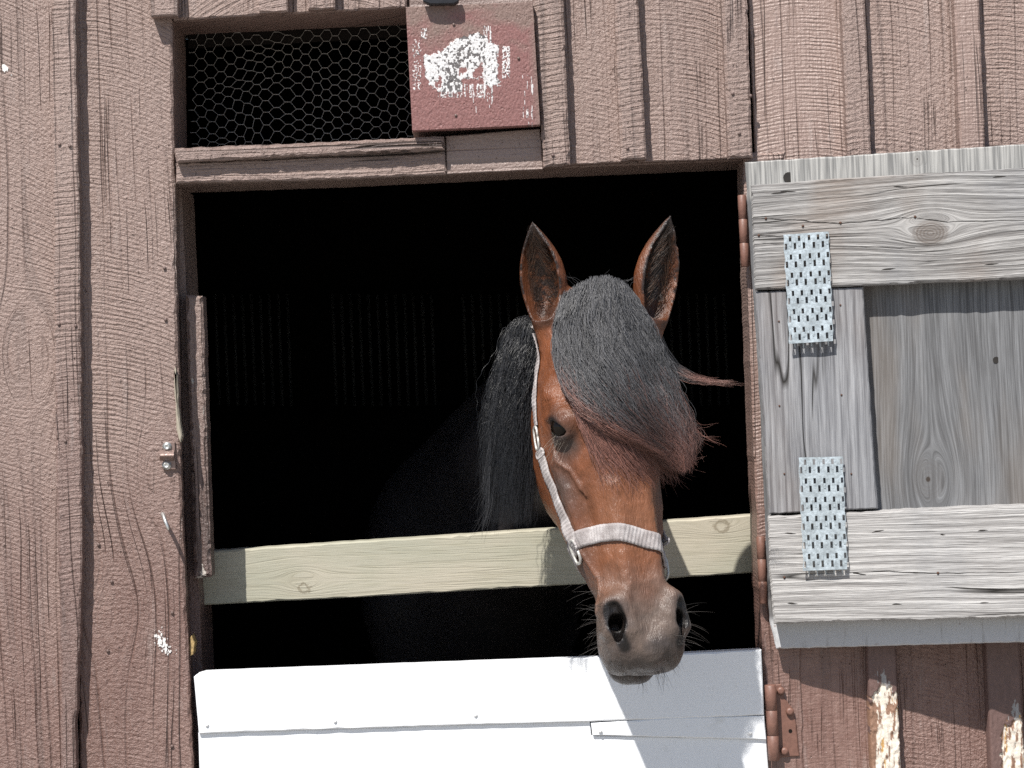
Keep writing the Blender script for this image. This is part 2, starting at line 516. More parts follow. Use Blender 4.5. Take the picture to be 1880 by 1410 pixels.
# left side
kn = [(P(45, 660)[0] - P(-40, 900)[0], P(45, 660)[2] - P(-40, 900)[2] - 0.0, 0.05)]
def vboard(nm, x0, x1, ytop, ybot, y, th, mat, jit=1.0, bev=2.0, dx=0.03, label=None):
    return board(nm, wall, [(x0 + ytop * dx, ytop), (x1 + ytop * dx, ytop), (x1 + ybot * dx, ybot), (x0 + ybot * dx, ybot)], y, th, mat, jit, bev, label=label)
vboard('wall_board', -680, -215, -560, GB, 0, 0.025, M['paint'], dx=0.02)
vboard('batten', -260, -205, -560, GB, -0.03, 0.03, M['paint_heavy'], dx=0.02)
bA = board('wall_board', wall, [(-200, -560), (112, -560), (112, 400), (118, 900), (138, GB), (-180, GB)], 0, 0.025, M['paint'])
c = wloc(bA)
kn = P(45, 655)
bA.data.materials[0] = mat_paint('brown_paint_knotty', BR1, BR2, knots=[(kn[0] - c[0], kn[2] - c[2], 0.06)], kerf=0.8, crack=0.9, seed=3.0)
board('batten', wall, [(80, -560), (127, -560), (138, 0), (142, 250), (145, 400), (148, 700), (150, 900), (150, 1050), (145, 1200), (138, 1330), (140, 1500), (150, GB), (112, GB), (112, 1250), (106, 1000), (100, 700), (94, 0)], -0.03, 0.03, M['paint_heavy'], jit=3.0, bev=3)
bB = board('wall_board', wall, [(122, -560), (310, -560), (314, 0), (316, 60), (319, 270), (322, 400), (325, 600), (328, 700), (330, 800), (336, 1000), (346, 1200), (355, 1410), (380, GB), (160, GB), (140, 1000)], 0.001, 0.024, M['paint'], jit=2.0, bev=4)
c = wloc(bB)
k1 = P(235, 1130); k2 = P(290, 875)
bB.data.materials[0] = mat_paint('brown_paint_jamb_board', BR1, BR2, knots=[(k2[0] - c[0], k2[2] - c[2], 0.045), (P(140, 1010)[0] - c[0], k1[2] - c[2] + .1, 0.05), (P(190, 1120)[0] - c[0], P(190, 1120)[2] - c[2], 0.035)], kerf=1.0, crack=1.0, slant=0.3, seed=8.0)
# left jamb, seen on its inner face
board('jamb', wall, [(260, -40), (313, 20), (316, 270), (320, 500), (325, 800), (334, 1050), (344, 1240), (352, 1410), (378, GB), (300, GB)], 0.0255, 0.185, M['reveal'], jit=1.0, bev=1)
board('jamb', wall, [(290, 338), (333, 345), (354, 800), (372, 1240), (380, 1600), (402, GB), (300, GB)], 0.10, 0.16, M['reveal'], jit=1.0, bev=1)
# right jamb
board('jamb', wall, [(1364, 280), (1372, 500), (1379, 700), (1387, 900), (1396, 1130), (1400, 1200), (1408, 1410), (1445, GB), (1510, GB), (1470, 1200), (1440, 280)], -0.002, 0.115, M['paint_smooth'], jit=2.0, bev=3)
# header between window and door opening, underside visible
board('header', wall, [(305, 304), (1372, 256), (1373, 294), (1000, 310), (640, 327), (305, 339)], 0.0265, 0.18, M['reveal'], jit=1.0, bev=1)
# header above the window
board('header', wall, [(305, -40), (770, -62), (770, 17), (305, 38)], 0.0265, 0.18, M['reveal'], jit=1.0, bev=1)
# boards above the window
board('wall_board', wall, [(312, -560), (742, -560), (746, 14), (318, 37)], 0.0, 0.025, M['paint_heavy'], jit=1.5, bev=3)
for (a, b, yb) in ((276, 326, 31), (475, 529, 24), (565, 615, 18)):
    board('batten', wall, [(a - 13, -560), (b - 13, -560), (b, yb - 2), (a, yb)], -0.03, 0.03, M['paint_heavy'], jit=1.8, bev=3)
# around the sign and above the opening
board('wall_board', wall, [(740, -560), (975, -560), (992, 232), (757, 243)], 0.001, 0.20, M['paint_flat'], jit=0.5, bev=1)
board('sill', wall, [(320, 272), (420, 268), (560, 262), (700, 256), (815, 249), (816, 275), (560, 286), (324, 298)], -0.034, 0.21, M['paint_x'], jit=2.2, bev=4, step=7)
board('trim_board', wall, [(322, 299), (560, 287.5), (817, 276), (819, 320), (560, 331), (323, 336)], -0.016, 0.042, M['paint_x'], jit=1.6, bev=3, step=7)
board('trim_board', wall, [(818, 250), (992, 236), (997, 311), (820, 320)], -0.010, 0.036, M['paint_flat'], jit=0.6, bev=1.5)
board('batten', wall, [(956, -560), (1012, -560), (1034, 0), (1040, 150), (1047, 303), (998, 308), (988, 150), (979, 0)], -0.032, 0.032, M['paint_heavy'], jit=1.8, bev=4, step=8)
board('wall_board', wall, [(990, -560), (1120, -560), (1134, 0), (1144, 298), (1040, 303), (1030, 0)], 0.0, 0.025, M['paint'], jit=1.2, bev=2)
board('batten', wall, [(1104, -560), (1149, -560), (1172, 0), (1180, 150), (1187, 292), (1140, 295), (1134, 150), (1128, 0)], -0.030, 0.03, M['paint_heavy'], jit=1.8, bev=4, step=8)
board('wall_board', wall, [(1150, -560), (1330, -560), (1342, 0), (1350, 291), (1172, 298), (1165, 0)], 0.0, 0.025, M['paint'], jit=1.2, bev=2)
board('batten', wall, [(1300, -560), (1350, -560), (1372, 0), (1377, 150), (1382, 289), (1338, 291), (1332, 150), (1325, 0)], -0.030, 0.03, M['paint_heavy'], jit=1.8, bev=4, step=8)
# right part, one board after the other down to the ground
vboard('wall_board', 1374, 1550, -560, GB, 0.001, 0.024, M['paint_smooth'], dx=0.042)
vboard('wall_board', 1552, 1765, -560, GB, 0.0, 0.024, M['paint'], dx=0.042)
vboard('wall_board', 1767, 1990, -560, GB, 0.001, 0.024, M['paint'], dx=0.042)
vboard('wall_board', 1992, 2300, -560, GB, 0.0, 0.024, M['paint'], dx=0.042)
vboard('wall_board', 2302, 2620, -560, GB, 0.0, 0.024, M['paint'], dx=0.042)
vboard('batten', 1986, 2030, -560, GB, -0.03, 0.03, M['paint'], dx=0.042)
vboard('batten', 2286, 2330, -560, GB, -0.03, 0.03, M['paint'], dx=0.042)

# peeled battens: dense fronts with real flaking
def in_poly(X, Y, poly):
    r = np.zeros(X.shape, bool)
    n = len(poly)
    for i in range(n):
        x0, y0 = poly[i]; x1, y1 = poly[(i + 1) % n]
        c = ((y0 > Y) != (y1 > Y)) & (X < (x1 - x0) * (Y - y0) / (y1 - y0 + 1e-9) + x0)
        r ^= c
    return r

def dense(name, parent, corners, y, thick, nx, ny, hfn, cfn, mat, label=None):
    """board with a finely gridded front: corners TL TR BR BL; hfn gives outward relief in metres"""
    u = np.linspace(0, 1, nx + 1)[:, None]; v = np.linspace(0, 1, ny + 1)[None, :]
    tl, tr, br, bl = [np.array(q, float) for q in corners]
    PX = ((1 - u) * (1 - v) * tl[0] + u * (1 - v) * tr[0] + u * v * br[0] + (1 - u) * v * bl[0])
    PY = ((1 - u) * (1 - v) * tl[1] + u * (1 - v) * tr[1] + u * v * br[1] + (1 - u) * v * bl[1])
    H = hfn(PX, PY, u + 0 * v, v + 0 * u)
    uu = (PX - 940) / 4000; vv = (705 - PY) / 4000; tt = y + 4.0
    X = (uu * CA + vv * SA) * tt; Z = 1.7 + (-uu * SA + vv * CA) * tt
    Y = y - H
    V = np.stack([X, Y, Z], -1)
    idx = np.arange(V[..., 0].size).reshape(V.shape[:2])
    Q = np.stack([idx[:-1, :-1], idx[:-1, 1:], idx[1:, 1:], idx[1:, :-1]], -1).reshape(-1, 4)
    rim = np.concatenate([idx[:-1, 0], idx[-1, :-1], idx[1:, -1][::-1], idx[0, 1:][::-1]])
    VV = V.reshape(-1, 3)
    back = VV[rim].copy(); back[:, 1] = y + thick
    nb = len(VV)
    k = np.arange(len(rim)); k2 = (k + 1) % len(rim)
    Q2 = np.stack([rim[k], rim[k2], nb + k2, nb + k], -1)
    C = cfn(PX, PY, u + 0 * v, v + 0 * u).reshape(-1, 3)
    Vall = np.vstack([VV, back]); Call = np.vstack([C, C[rim]])
    c = Vall.mean(0)
    me = mesh_quads(name, Vall - c, np.vstack([Q, Q2]), False, Call)
    return link(name, me, mat, parent, c, label)

T = NT('flaking_paint', 0.55)
col = T.attr()
x, y, z = T.sep(T.obj())
nz = T.noise(T.xyz(x * 260.0, y * 260.0, z * 120.0), 1.0, 4.0, 0.65)
T.color(T.mix(T.step(nz, 0.3, 0.7) * 0.35, col, T.mix(0.5, col, (0.03, 0.02, 0.02))))
T.bump(nz, 0.0014)
M['flake'] = T.m

def peel(poly_list, tongue):
    def mask(PX, PY):
        nx = (fbm(PX / 9, PY / 14, 3, seed=21) - 0.5) * 26
        ny = (fbm(PX / 9, PY / 14, 9, seed=31) - 0.5) * 40
        m = np.zeros(PX.shape)
        for p in poly_list: m = np.maximum(m, in_poly(PX + nx, PY + ny, p).astype(float))
        t = in_poly(PX + nx * 0.7, PY + ny, tongue).astype(float)
        return m, t
    def cfn(PX, PY, u, v):
        m, t = mask(PX, PY)
        base = np.array([0.145, 0.088, 0.078])
        n1 = fbm(PX / 4.5, PY / 26, 1, seed=5, oct=5)[..., None]; n2 = fbm(PX / 12, PY / 50, 4, seed=6)[..., None]
        n1 = np.clip(n1 + 0.30 * np.clip(0.45 - u, 0, 1)[..., None] * -1, 0, 1)
        cream = np.array([0.72, 0.65, 0.56]) * (0.75 + 0.5 * n1)
        och = np.array([0.55, 0.33, 0.12])
        cream = np.where((n2 > 0.72) & (n1 > 0.45), och, cream)
        brn = np.array([0.26, 0.15, 0.10])
        cream = np.where(n1 < 0.40, brn, cream)
        grey = np.array([0.30, 0.29, 0.29]) * (0.6 + 0.8 * n1)
        c = base * (0.8 + 0.4 * n1)
        c = np.where(t[..., None] > 0.5, np.where(n1 > 0.42, grey, c), c)
        return np.where(m[..., None] > 0.5, cream, c)
    def hfn(PX, PY, u, v):
        m, t = mask(PX, PY)
        edge = np.minimum(u, 1 - u)
        rnd = -0.004 * np.clip(1 - edge / 0.08, 0, 1) ** 2
        return rnd - m * 0.003 - t * 0.0012 + (fbm(PX / 5, PY / 9, 2, seed=9) - 0.5) * (0.0012 + 0.004 * m)
    return hfn, cfn
h, cfn = peel([[(1590, 1300), (1603, 1278), (1616, 1258), (1634, 1262), (1652, 1285), (1660, 2400), (1597, 2400), (1594, 1350)]],
              [(1600, 1300), (1612, 1240), (1620, 1225), (1635, 1250), (1645, 1300)])
def batten_split(xt, xb_off, h, cfn):
    # upper run hidden behind the door, then the finely modelled lower run
    dx = 0.042
    board('batten', wall, [(xt + -560 * dx, -560), (xt + 45 - 560 * dx, -560), (xt + 45 + 1150 * dx, 1150), (xt + 1150 * dx, 1150)], -0.030, 0.03, M['paint_heavy'], 1.4, 3)
b1 = vboard('batten', 1545, 1588, -560, 1100, -0.030, 0.03, M['paint_heavy'], 1.6, 3, dx=0.042)
b2 = vboard('batten', 1752, 1798, -560, 1100, -0.030, 0.03, M['paint_smooth'], 1.6, 3, dx=0.042)
dense('batten', wall, [(1588, 1101), (1641, 1101), (1700, GB), (1640, GB)], -0.030, 0.03, 36, 700, h, cfn, M['flake'], 'brown batten peeled to cream bare wood')
h, cfn = peel([[(1836, 1345), (1850, 1330), (1868, 1322), (1885, 1320), (1900, 2400), (1845, 2400), (1838, 1370)]],
              [(1848, 1335), (1860, 1300), (1872, 1285), (1882, 1270), (1890, 1330)])
dense('batten', wall, [(1806, 1101), (1868, 1101), (1930, GB), (1862, GB)], -0.032, 0.032, 40, 700, h, cfn, M['flake'], 'brown batten flaking to cream wood at the right edge')

# nails along the boards
M['nail'] = mat_simple('painted_nail', (0.12, 0.08, 0.07), 0.5, nscale=200)
M['steel'] = mat_simple('dull_steel', (0.62, 0.62, 0.60), 0.35, 0.8, 300, 0.1, 0.0001)
M['rust'] = mat_simple('rusty_nail', (0.09, 0.045, 0.03), 0.7, 0.2, 300)
def nail(px, py, y, r, mat, parent, pf=None):
    c = pf(px, py, 0) if pf else P(px, py, y)
    lathe('nail', parent, c, (0, -1, 0), [(-0.002, r), (r * 0.3, r), (r * 0.6, r * 0.75), (r * 0.75, r * 0.3)], mat, 10)
for (nx_, ny_, ny) in ((109, 265, -.03), (128, 268, -.03), (108, 595, -.03), (139, 598, -.03), (302, 492, 0), (304, 587, 0), (181, 1000, 0), (205, 1068, 0), (198, 1195, 0), (120, 810, -.03), (316, 1125, 0), (316, 1370, 0),
                      (1345, 172, -.03), (1378, 176, -.03), (1357, 245, -.03), (1015, 285, -.032), (1152, 272, -.03)):
    nail(nx_, ny_, ny - 0.0005, 0.0032, M['nail'], wall)

# ------------------------------------------------------------------ door stop strip, painted patch and splintered wood
strip = board('door_stop', None, [(340, 541), (372, 543), (377, 700), (381, 850), (388, 1056), (386, 1060), (356, 1062), (349, 800), (342, 600)], 0.055, 0.05, M['paint_chip'], jit=1.4, bev=5, step=7)
tag(strip, 'narrow chipped brown wooden strip standing inside the left jamb', 'door stop')
sp = board('splintered_wood', None, [(321, 672), (326, 690), (328, 760), (334, 800), (331, 812), (324, 790), (322, 740), (319, 700)], -0.004, 0.02, mat_grey('splinter_wood', (0.50, 0.45, 0.36), (0.24, 0.21, 0.17), 'z'), jit=1.5, bev=2, step=6)
tag(sp, 'splintered pale bare wood sliver on the left jamb edge above the bracket', 'splinter')
M['whitepatch'] = mat_simple('white_paint_patch', (0.7, 0.68, 0.66), 0.6, nscale=200, nvar=0.2)
M['ochre'] = mat_simple('ochre_paint_patch', (0.34, 0.235, 0.10), 0.6, nscale=200, nvar=0.3)
def chips(cx, cy, sx, sy, n, y, seed, label):
    rg = np.random.default_rng(seed); V, F = [], []
    for _ in range(n):
        a, b = rg.normal(size=2); b2 = b * sy; a2 = a * sx + b * sx * 0.9
        m = 6; rr = (1.2 + 3.2 * rg.random() ** 2) * max(0.3, 1 - 0.3 * math.hypot(a, b)); ph = rg.random() * 6
        k = len(V)
        for q in range(m):
            w_ = rr * (0.5 + 0.8 * rg.random())
            V.append(P(cx + a2 + w_ * math.cos(ph + q * 6.283 / m), cy + b2 + 1.5 * w_ * math.sin(ph + q * 6.283 / m), y - 0.0006 - 0.0003 * rg.random()))
        F.append(list(range(k, k + m))[::-1])
    c = np.mean(V, 0)
    link('paint_patch', mesh_py('paint_patch', np.array(V) - c, F), M['whitepatch'], wall, c, label)
chips(299, 1182, 6.5, 12, 85, 0.0, 3, 'chipped white paint low on the jamb board')
chips(10, 127, 2.5, 5, 14, 0.0, 4, 'small white paint fleck high on the left board')
board('paint_patch', wall, [(347, 1172), (352, 1166), (357, 1180), (355, 1202), (349, 1205)], 0.012, 0.03, M['ochre'], jit=2, bev=1, step=4, label='ochre bare patch on the jamb edge')

# ------------------------------------------------------------------ chicken wire in the small window
wire = empty('wire_screen', P(550, 170, 0.2), 'hexagonal chicken wire stretched across the small dark window', 'wire mesh')
M['wire'] = mat_simple('galvanised_wire', (0.30, 0.29, 0.27), 0.5, 0.3, 200)
def hexwire():
    segs = []
    def w(i, j):
        # node of a slightly pulled hexagonal net, photo millimetres
        x = 352 + i * 17.6; y = 52 + j * 10.4
        n = fbm(x / 70.0, y / 60.0, 2, seed=77, oct=2) - 0.5; m = fbm(x / 80.0, y / 70.0, 7, seed=97, oct=2) - 0.5
        return (x + n * 16, y - (x - 350) * 0.048 + m * 26 + 2)
    for i in range(-1, 25):
        for j in range(0, 25):
            if (i + j) % 2: continue
            # flat bar centred on this node, and slants to neighbours
            cx, cy = w(i, j)
            a = (cx - 5, cy); b = (cx + 5, cy)
            segs.append((a, b, 0.00085))
            for dj in (-1, 1):
                nx_, ny_ = w(i + 1, j + dj)
                segs.append((b, (nx_ - 5, ny_), 0.00055))
    V, Q = [], []
    pa, rr = [], []
    for a, b, r in segs:
        if not (345 < a[0] < 775 and 345 < b[0] < 775 and 60 - 0.05 * (a[0] - 350) < a[1] < 285 and b[1] < 285 and b[1] > 60 - 0.05 * (b[0] - 350)): continue
        A, B = P(a[0], a[1], 0.19), P(b[0], b[1], 0.19)
        pa.append([A, (A + B) / 2, B]); rr.append([r] * 3)
    V, Q = tube_arrays(np.array(pa), np.array(rr), 5)
    c = V.mean(0)
    return mesh_quads('hexagonal_net', V - c, Q), c
me, c = hexwire()
link('hexagonal_net', me, M['wire'], wire, c)
board('staple_strip', wire, [(345, 50), (780, 28), (780, 66), (345, 88)], 0.192, 0.012, M['dark'], 0.5, 1)  # dark colour puts the shade of the window recess into this strip

# ------------------------------------------------------------------ number sign with flaking white paint
poly = lambda *a: list(a)
SPOLY = poly((230, 585), (330, 560), (440, 520), (520, 450), (600, 410), (650, 375), (760, 350), (840, 360), (930, 440), (1010, 470), (1005, 620), (1015, 860), (1052, 885), (870, 890), (860, 800), (650, 800), (625, 960), (500, 950), (380, 940), (290, 860), (250, 740))
def sgrid(PX, PY): return (PX - 735) * 5.64, PY * 5.64
def smask(PX, PY):
    X, Y = sgrid(PX, PY)
    n1 = (fbm(X / 26, Y / 40, 1, seed=41) - 0.5); n2 = (fbm(X / 30, Y / 40, 5, seed=51) - 0.5)
    Xn, Yn = X + n1 * 60, Y + n2 * 90
    m = in_poly(Xn, Yn, SPOLY).astype(float)
    for h in ([(355, 860), (400, 790), (432, 840), (425, 900), (370, 920)], [(600, 700), (705, 690), (650, 770), (600, 770)], [(730, 760), (850, 660), (862, 790), (740, 790)]):
        m[in_poly(Xn, Yn, h)] = 0
    fine = fbm(X / 11, Y / 16, 3, seed=61)
    streak = vnoise(X / 7, Y / 130, 3, seed=71)
    def reg(x0, x1, y0, y1, th, arr):
        k = (X > x0) & (X < x1) & (Y > y0) & (Y < y1)
        m[k & (arr > th)] = 1
    reg(130, 215, 400, 930, 0.60, fine); reg(215, 275, 290, 400, 0.52, fine)
    reg(1055, 1135, 480, 810, 0.50, fine); reg(380, 960, 870, 1010, 0.55, fine * 0.5 + streak * 0.5)
    reg(860, 945, 270, 450, 0.5, fine * 0.5 + streak * 0.5)
    reg(740, 960, 1000, 1240, 0.80, streak); reg(1250, 1375, 780, 1300, 0.78, streak)
    spk = fbm(X / 20, Y / 30, 8, seed=81)
    dark = (m > 0) & (((X > 590) & (X < 880) & (Y < 660) & (spk > 0.52)) | ((X > 430) & (X < 620) & (Y > 620) & (spk > 0.50)) | (spk > 0.64))
    return m, dark, fine, X, Y
def scol(PX, PY, u, v):
    m, dark, fine, X, Y = smask(PX, PY)
    f2 = fbm(PX / 40, PY / 30, 2, seed=15)[..., None]
    red = np.array([0.225, 0.105, 0.098]) * (0.75 + 0.5 * fine[..., None])
    brn = np.array([0.21, 0.14, 0.12]) * (0.8 + 0.4 * fine[..., None])
    k = np.clip((0.30 - v) * 4 + (f2[..., 0] - 0.5) * 3, 0, 1)[..., None]
    k = np.maximum(k, np.clip((u[..., None] - 0.93) * 12, 0, 1))
    c = red * (1 - k) + brn * k
    c = np.where(m[..., None] > 0.5, np.array([0.70, 0.69, 0.69]) * (0.8 + 0.35 * fine[..., None]), c)
    return np.where(dark[..., None], np.array([0.12, 0.11, 0.11]), c)
def shgt(PX, PY, u, v):
    m, dark, fine, X, Y = smask(PX, PY)
    cr = fbm(X / 40, Y / 55, 6, seed=23)
    crack = np.clip(1 - np.abs(cr - 0.5) * 40, 0, 1) * (fbm(X / 90, Y / 90, 1, seed=24) > 0.5)
    return m * 0.0006 - dark * 0.0009 + (fine - 0.5) * 0.0012 - crack * 0.0012
sign = empty('number_sign', P(870, 240, -0.03), 'square dark red board with a flaked white painted number above the opening', 'sign')
dense('board', sign, [(745, 13), (978, 3), (992, 229), (757, 240)], -0.048, 0.03, 235, 230, shgt, scol, M['flake'])
for q in ((833, 45), (952, 107), (837, 212)): nail(q[0], q[1], -0.0485, 0.0028, M['nail'], sign)
clip_ = board('metal_clip', None, [(775, -12), (842, -14), (842, 2), (834, 7), (790, 8), (777, 3)], -0.07, 0.02, mat_simple('black_iron', (0.03, 0.03, 0.035), 0.4, 0.5), 0.3, 2)
tag(clip_, 'dark metal strap end just above the red sign', 'metal strap')

# ------------------------------------------------------------------ cross rail
T = NT('treated_pine', 0.6)
rail_c = None
def mat_rail(knots):
    T = NT('treated_pine', 0.6)
    T.b.inputs['Specular IOR Level'].default_value = 0.3
    lat, al, r = wood_coords(T, 'x', knots, 0.010)
    x, y, z = T.sep(T.obj())
    g = T.noise(T.xyz(lat * 60.0, al * 1.6, r), 1.0, 3.0, 0.5)
    line = T.math('MAXIMUM', 1.0 - T.math('ABSOLUTE', g - 0.5) * 30.0, 0.0)
    f = T.noise(T.xyz(lat * 400.0, al * 18.0, r), 1.0, 3.0)
    big = T.noise(T.xyz(x * 4.0, y, z * 9.0), 1.0, 3.0)
    col = T.mix(T.step(big, 0.3, 0.7), (0.35, 0.345, 0.275), (0.43, 0.395, 0.32))
    col = T.mix(T.step(f, 0.4, 0.75) * 0.3, col, (0.27, 0.25, 0.17))
    col = T.mix(line * 0.18, col, (0.18, 0.16, 0.10))
    for (kl, ka, R) in knots:
        X2 = z - kl; A2 = (x - ka) * 0.7
        d = T.math('SQRT', X2 * X2 + A2 * A2) + (T.noise(T.xyz(x * 60.0, y, z * 60.0), 1.0, 4.0, 0.7) - 0.5) * 0.022
        m = T.step(d, R * 0.55, R * 0.42) * T.step(d, R * 0.2, R * 0.36)
        col = T.mix(m * 0.5, col, (0.12, 0.09, 0.05))
    T.color(col); T.bump(f * 0.7 + g * 0.4 - line * 0.3, 0.0009)
    return T.m
rail = board('cross_rail', None, [(348, 1014.5), (800, 985), (1385, 945.5), (1388, 1051), (1090, 1071), (700, 1094), (352, 1112)], 0.16, 0.045, None, jit=0.8, bev=2.5, step=14)
c = wloc(rail); k1 = P(557, 1080, .16) - c; k2 = P(1325, 966, .16) - c
rail.data.materials.append(mat_rail([(k1[2], k1[0], 0.02), (k2[2], k2[0], 0.024)]))
tag(rail, 'pale greenish timber rail across the opening behind the horse\'s jaw', 'rail')

# ------------------------------------------------------------------ white half door
wd = empty('half_door', P(880, GB, -0.01), 'white painted lower half door under the horse\'s muzzle', 'door')
def mat_white():
    T = NT('white_paint', 0.45)
    x, y, z = T.sep(T.obj()); r = T.rnd() * 20.0
    f = T.noise(T.xyz(x * 12.0 + r, y, z * 300.0), 1.0, 3.0)
    v = T.noise(T.xyz(x * 320.0, y, z * 14.0 + r), 1.0, 3.0)
    sm = T.noise(T.xyz(x * 22.0, y, z * 30.0 + r), 1.0, 4.0, 0.7)
    sp = T.step(T.noise(T.xyz(x * 150.0, y, z * 150.0 + r), 1.0, 2.0), 0.74, 0.78)
    col = T.mix(T.step(sm, 0.55, 0.80) * 0.5, (0.78, 0.80, 0.83), (0.52, 0.52, 0.49))
    col = T.mix(sp * 0.5, col, (0.35, 0.33, 0.30))
    T.color(col); T.bump(f * 0.4 + v * 0.5 + sm * 0.6, 0.0006)
    return T.m
M['white'] = mat_white()
board('board', wd, [(356, 1243), (362, 1238), (375, 1234), (700, 1222), (1080, 1208), (1398, 1193), (1403, 1313), (1085, 1325), (860, 1331), (600, 1339), (365, 1347)], -0.028, 0.03, M['white'], jit=0.5, bev=2.0, step=20)
board('board', wd, [(1085, 1328), (1240, 1318), (1403, 1314.5), (1407, 1358), (1088, 1350)], -0.027, 0.03, M['white'], jit=0.4, bev=1.5, step=20)
board('board', wd, [(364, 1346), (1083, 1324), (1086, 1351), (1407, 1357), (1420, 1560), (372, 1600)], -0.021, 0.025, M['white'], jit=0.4, bev=1.5, step=25)
for i in range(4):
    y0 = 1602 + i * 196; y1 = y0 + 193
    board('board', wd, [(372 + i * 7, y0), (1420 + i * 8, y0 - 40), (1428 + i * 8, y1 - 40), (379 + i * 7, y1)], -0.021, 0.025, M['white'], jit=0.6, bev=1.5, step=25)
M['whitenail'] = mat_simple('white_painted_nail', (0.72, 0.72, 0.72), 0.4)
for q in ((380, 1331), (615, 1324), (873, 1313), (1102, 1342), (1377, 1346)): nail(q[0], q[1], -0.0285, 0.0036, M['whitenail'], wd)
# fixing hinge of the half door
M['hinge'] = mat_simple('brown_painted_hinge', (0.175, 0.088, 0.066), 0.5, 0.0, 120, 0.12, 0.0003)
def barrel(parent, a, b, r, parts=3):
    a = np.array(a); b = np.array(b)
    ax = b - a; L = np.linalg.norm(ax)
    prof = []
    for i in range(parts):
        h0 = L * i / parts; h1 = L * (i + 1) / parts
        prof += [(h0 + 0.0002, r * 0.86), (h0 + 0.0012, r), (h1 - 0.0012, r), (h1 - 0.0002, r * 0.86)]
    prof = [(0, r * 0.6)] + prof + [(L, r * 0.6)]
    return lathe('knuckle', parent, a, tuple(ax), prof, M['hinge'], 16)
hg = empty('strap_hinge', P(1430, 1330, -0.01), 'brown painted steel hinge with bolts at the right end of the white half door', 'hinge', 'brown hinges')
board('leaf', hg, [(1418, 1258), (1434, 1256), (1440, 1282), (1456, 1302), (1462, 1330), (1468, 1388), (1430, 1391)], -0.006, 0.005, M['hinge'], 0.2, 1.5, step=10)
barrel(hg, P(1414, 1257, -0.022), P(1421, 1396, -0.022), 0.0105)
for q in ((1433, 1268), (1450, 1306), (1440, 1379)):
    lathe('bolt', hg, P(q[0], q[1], -0.0065), (0, -1, 0), [(0, 0.0075), (0.004, 0.0075), (0.0062, 0.006), (0.0072, 0.003)], M['hinge'], 14)
lathe('bolt_hole', hg, P(1451, 1342, -0.0062), (0, -1, 0), [(0, 0.0035), (0.0006, 0.0035)], M['dark'], 12)

# ------------------------------------------------------------------ upper door, swung open
ud = empty('upper_door', PD(1640, 1190), 'weathered grey timber upper door swung open beside the opening', 'door')
def dk(px, py, R, o, off): 
    p = PD(px, py, off) - wloc(o); return (p[2], p[0], R)
def dboard(name, px, off, thick, jit=1.0, bev=2.5, step=10, label=None):
    return board(name, ud, px, 0, thick, None, jit, bev, step, pf=PD, off=off, label=label)
pan = dboard('panel', [(1367, 298), (1700, 276), (1880, 264.5), (2420, 232), (2455, 1162), (1880, 1179), (1425, 1191), (1412, 1140), (1395, 740)], 0.0, 0.022, 1.4, 2)
c = wloc(pan)
def mat_panel():
    T = NT('grey_panel_wood', 0.75)
    T.b.inputs['Specular IOR Level'].default_value = 0.2
    ks = []
    for (px, py, R) in ((1704, 880, 0.034), (1684, 292, 0.013)):
        p = PD(px, py) - c; ks.append((p[0], p[2], R))
    lat, al, r = wood_coords(T, 'z', ks, 0.012, 0.0, 0.22)
    x, y, z = T.sep(T.obj())
    fi = T.noise(T.xyz(lat * 380.0, al * 8.0, 1.0), 1.0, 3.0, 0.65)
    md = T.noise(T.xyz(lat * 60.0, al * 2.0, 5.0), 1.0, 3.0, 0.6)
    rg = T.math('SINE', lat * (2 * math.pi / 0.011) + fi * 2.0)
    v = fi * 0.80 + md * 0.50 + rg * 0.03 - 0.17
    col = T.mix(T.step(v, 0.25, 0.8), (0.085, 0.085, 0.088), (0.235, 0.24, 0.25))
    st = T.noise(T.xyz(x * 9.0, y, z * 2.2), 1.0, 3.0)
    col = T.mix(T.step(st, 0.48, 0.68) * 0.28, col, (0.21, 0.17, 0.135))
    # boards of the panel meet at fine joints
    zb = PD(1600, 1160)[2] - c[2]
    low = T.step(z, zb + 0.035, zb + 0.015)
    nn = T.noise(T.xyz(x * 130.0, y, z * 12.0), 1.0, 3.0)
    wh = T.mix(T.step(nn, 0.55, 0.75) * 0.5, (0.47, 0.475, 0.49), (0.20, 0.185, 0.17))
    dirt = T.step(T.noise(T.xyz(x * 26.0, y, z * 26.0), 1.0, 3.0, 0.6), 0.66, 0.72)
    wh = T.mix(dirt * 0.8, wh, (0.13, 0.06, 0.045))
    col = T.mix(low, col, wh)
    zt = PD(1600, 300)[2] - c[2]
    hi = T.step(z, zt - 0.06, zt - 0.04)
    gx = T.noise(T.xyz(x * 240.0, y, z * 8.0), 1.0, 3.0)
    col = T.mix(hi, col, T.mix(T.step(gx, 0.3, 0.7), (0.17, 0.17, 0.168), (0.40, 0.395, 0.38)))
    for (kl, ka, R) in ks:
        X2 = x - kl; A2 = (z - ka) * 0.8
        d = T.math('SQRT', X2 * X2 + A2 * A2)
        kr = T.math('SINE', d * (2 * math.pi / 0.006) + T.noise(T.xyz(x * 40.0, y, z * 40.0), 1.0, 2.0) * 6.0)
        m = T.step(d, R, R * 0.75)
        col = T.mix(m * (0.2 + kr * 0.09), col, (0.10, 0.09, 0.085))
        col = T.mix(T.step(d, R * 0.14, R * 0.08), col, (0.05, 0.04, 0.035))
    T.color(col); T.bump(fi * 1.0 + md * 0.7, 0.0012)
    return T.m
pan.data.materials.append(mat_panel())
GL, GD = (0.45, 0.44, 0.43), (0.15, 0.142, 0.138)
